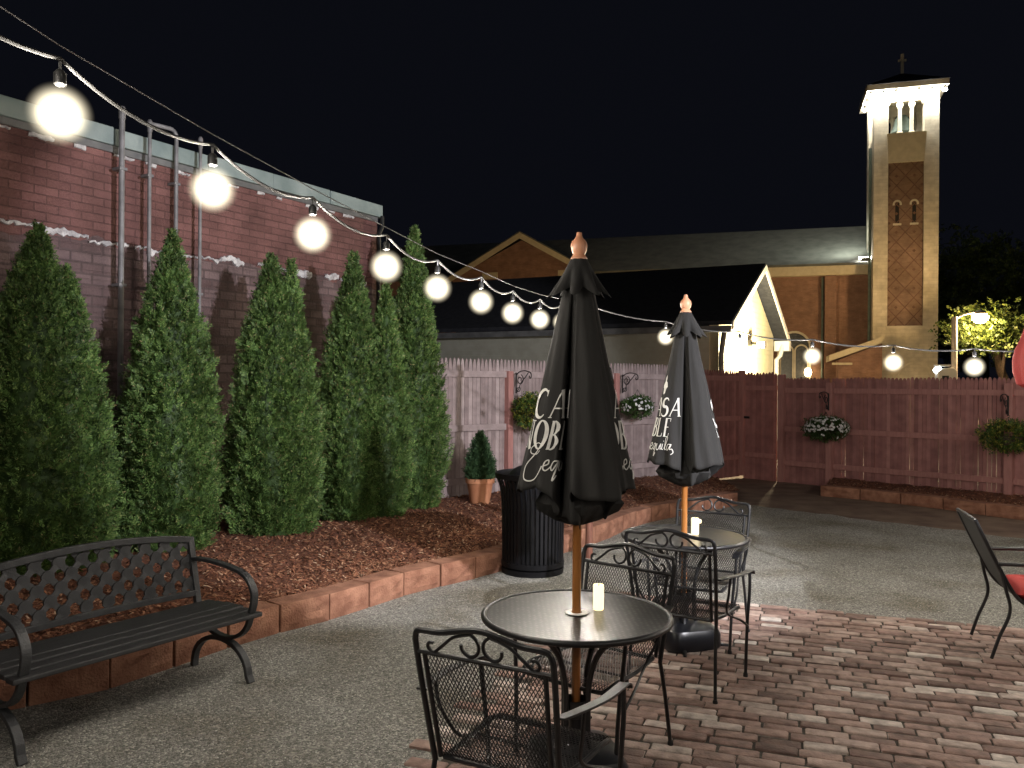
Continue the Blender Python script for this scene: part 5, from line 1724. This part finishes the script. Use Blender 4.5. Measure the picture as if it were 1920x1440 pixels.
def broad_tree(loc, crown_c, crown_r, nclump, lab, seed):
    g = np.random.default_rng(seed)
    o = thing('street_tree', lab, 'tree', loc)
    cs = []
    while len(cs) < nclump:
        d = g.normal(size=3); d /= np.linalg.norm(d)
        cs.append(np.array(crown_c) + d * np.array(crown_r) * g.uniform(.35, 1.0))
    P, U = [], []
    for c_ in cs:
        n = 70
        d = g.normal(size=(n, 3)) * np.array([.55, .55, .28])
        P.append(c_ + d); u = d + np.array([0, 0, -.1]); U.append(u / (np.linalg.norm(u, axis=1)[:, None] + 1e-9))
    P = np.concatenate(P); U = np.concatenate(U)
    V, Q = sprays(P, U, g.uniform(.2, .42, len(P)), 4, .075, spread=.9)
    np_mesh('crown', V, Q, M['treeleaf'], o)
    b = MB()
    top = Vector(crown_c)
    b.tube(catmull([(0, 0, 0), (.1, 0, 1.5), (top.x * .4, top.y * .4, top.z * .6), (top.x * .7, top.y * .7, top.z)], 5), [.32 - .012 * i for i in range(16)], 10)
    for k in range(7):
        e = Vector(cs[k * 4]); s = Vector((top.x * .3, top.y * .3, top.z * (.35 + .06 * k)))
        b.tube(catmull([s, s.lerp(e, .5) + Vector((0, 0, .3)), e], 4), [.11 - .01 * i for i in range(9)], 6)
    b.build('trunk', M['bark'], o, smooth=True)
broad_tree((26.6, 44.6, 0), (-1.35, -.8, 4.75), (1.35, 1.1, .95), 34, 'low leafy branches lit yellow green just below the street lamp head', 3)
broad_tree((31.5, 57.0, 0), (0, 0, 8.2), (4.6, 4.5, 5.0), 90, 'dark tree standing behind the lamp lit branches', 8)
broad_tree((40.0, 70.0, 0), (0, 0, 9.5), (7.5, 6, 6), 80, 'dark distant tree beyond the tower, at the picture edge', 9)

vp = at(1777, 700, 40.5)
van = thing('white_booth', 'small white booth with a flat canopy showing over the fence beside the street lamp pole', 'booth', (vp.x, vp.y, -.03), R(-15))
zb_ = HC + ray(1777, 690).z * 40.5
b = MB(); b.prism([(-.42, 0), (.42, 0), (.42, zb_ - .1), (.25, zb_ + .05), (-.2, zb_ + .02), (-.42, zb_ - .15)], 0, .8); b.build('body', M['vanpaint'], van, bevel=.03)
b = MB(); b.bb(-.45, .1, -.2, .9, zb_ + .12, zb_ + .2); b.build('roof', M['vanpaint'], van)
b = MB(); b.bb(-.25, .05, -.012, -.003, zb_ - .75, zb_ - .35); b.build('window', M['glass'], van)
pl_ = at(1758, 694, 41)
wl = thing('bright_lamp', 'small white lamp glowing at the corner of the tower above the fence', 'lamp', (pl_.x, pl_.y, 0))
b = MB(); b.tube([(0, 0, 0), (0, 0, pl_.z - .12)], .05, 8); b.build('pole', M['lamppole'], wl, smooth=True)
b = MB(); b.lathe([(.02, -.16), (.14, -.12), (.2, 0), (.14, .12), (.02, .16)], 16, c=(0, 0, pl_.z)); b.build('lens', M['headlamp'], wl, smooth=True)

# ================================================================== YARD FLOODLIGHT (unseen, assumed from its light on the wall, trees and lilac fence)
FP = Vector((4.6, .6, 3.6))
yl = thing('assumed_floodlight', 'assumed floodlight on a steel pole at the edge of the patio, outside the picture', 'floodlight', (FP.x, FP.y, 0))
b = MB(); b.tube([(.12, -.1, 0), (.12, -.1, FP.z)], .04, 10); b.build('pole', M['lampmetal'], yl, smooth=True)
b = MB(); b.box((.05, -.06, FP.z), (.3, .1, .2), Matrix.Rotation(R(29), 3, 'Z')); b.build('lamp_head', M['lampmetal'], yl)
L_ = bpy.data.lights.new('assumed_flood_light', 'SPOT'); L_.energy = 3200; L_.color = (.96, .95, 1); L_.spot_size = R(50); L_.spot_blend = .25; L_.shadow_soft_size = .06
ol = bpy.data.objects.new('assumed_flood_light', L_); COL.objects.link(ol); ol.location = FP + Vector((-.08, .14, 0))
ol.rotation_euler = (Vector((-1.05, 10.2, 1.9)) - FP).to_track_quat('-Z', 'Y').to_euler()
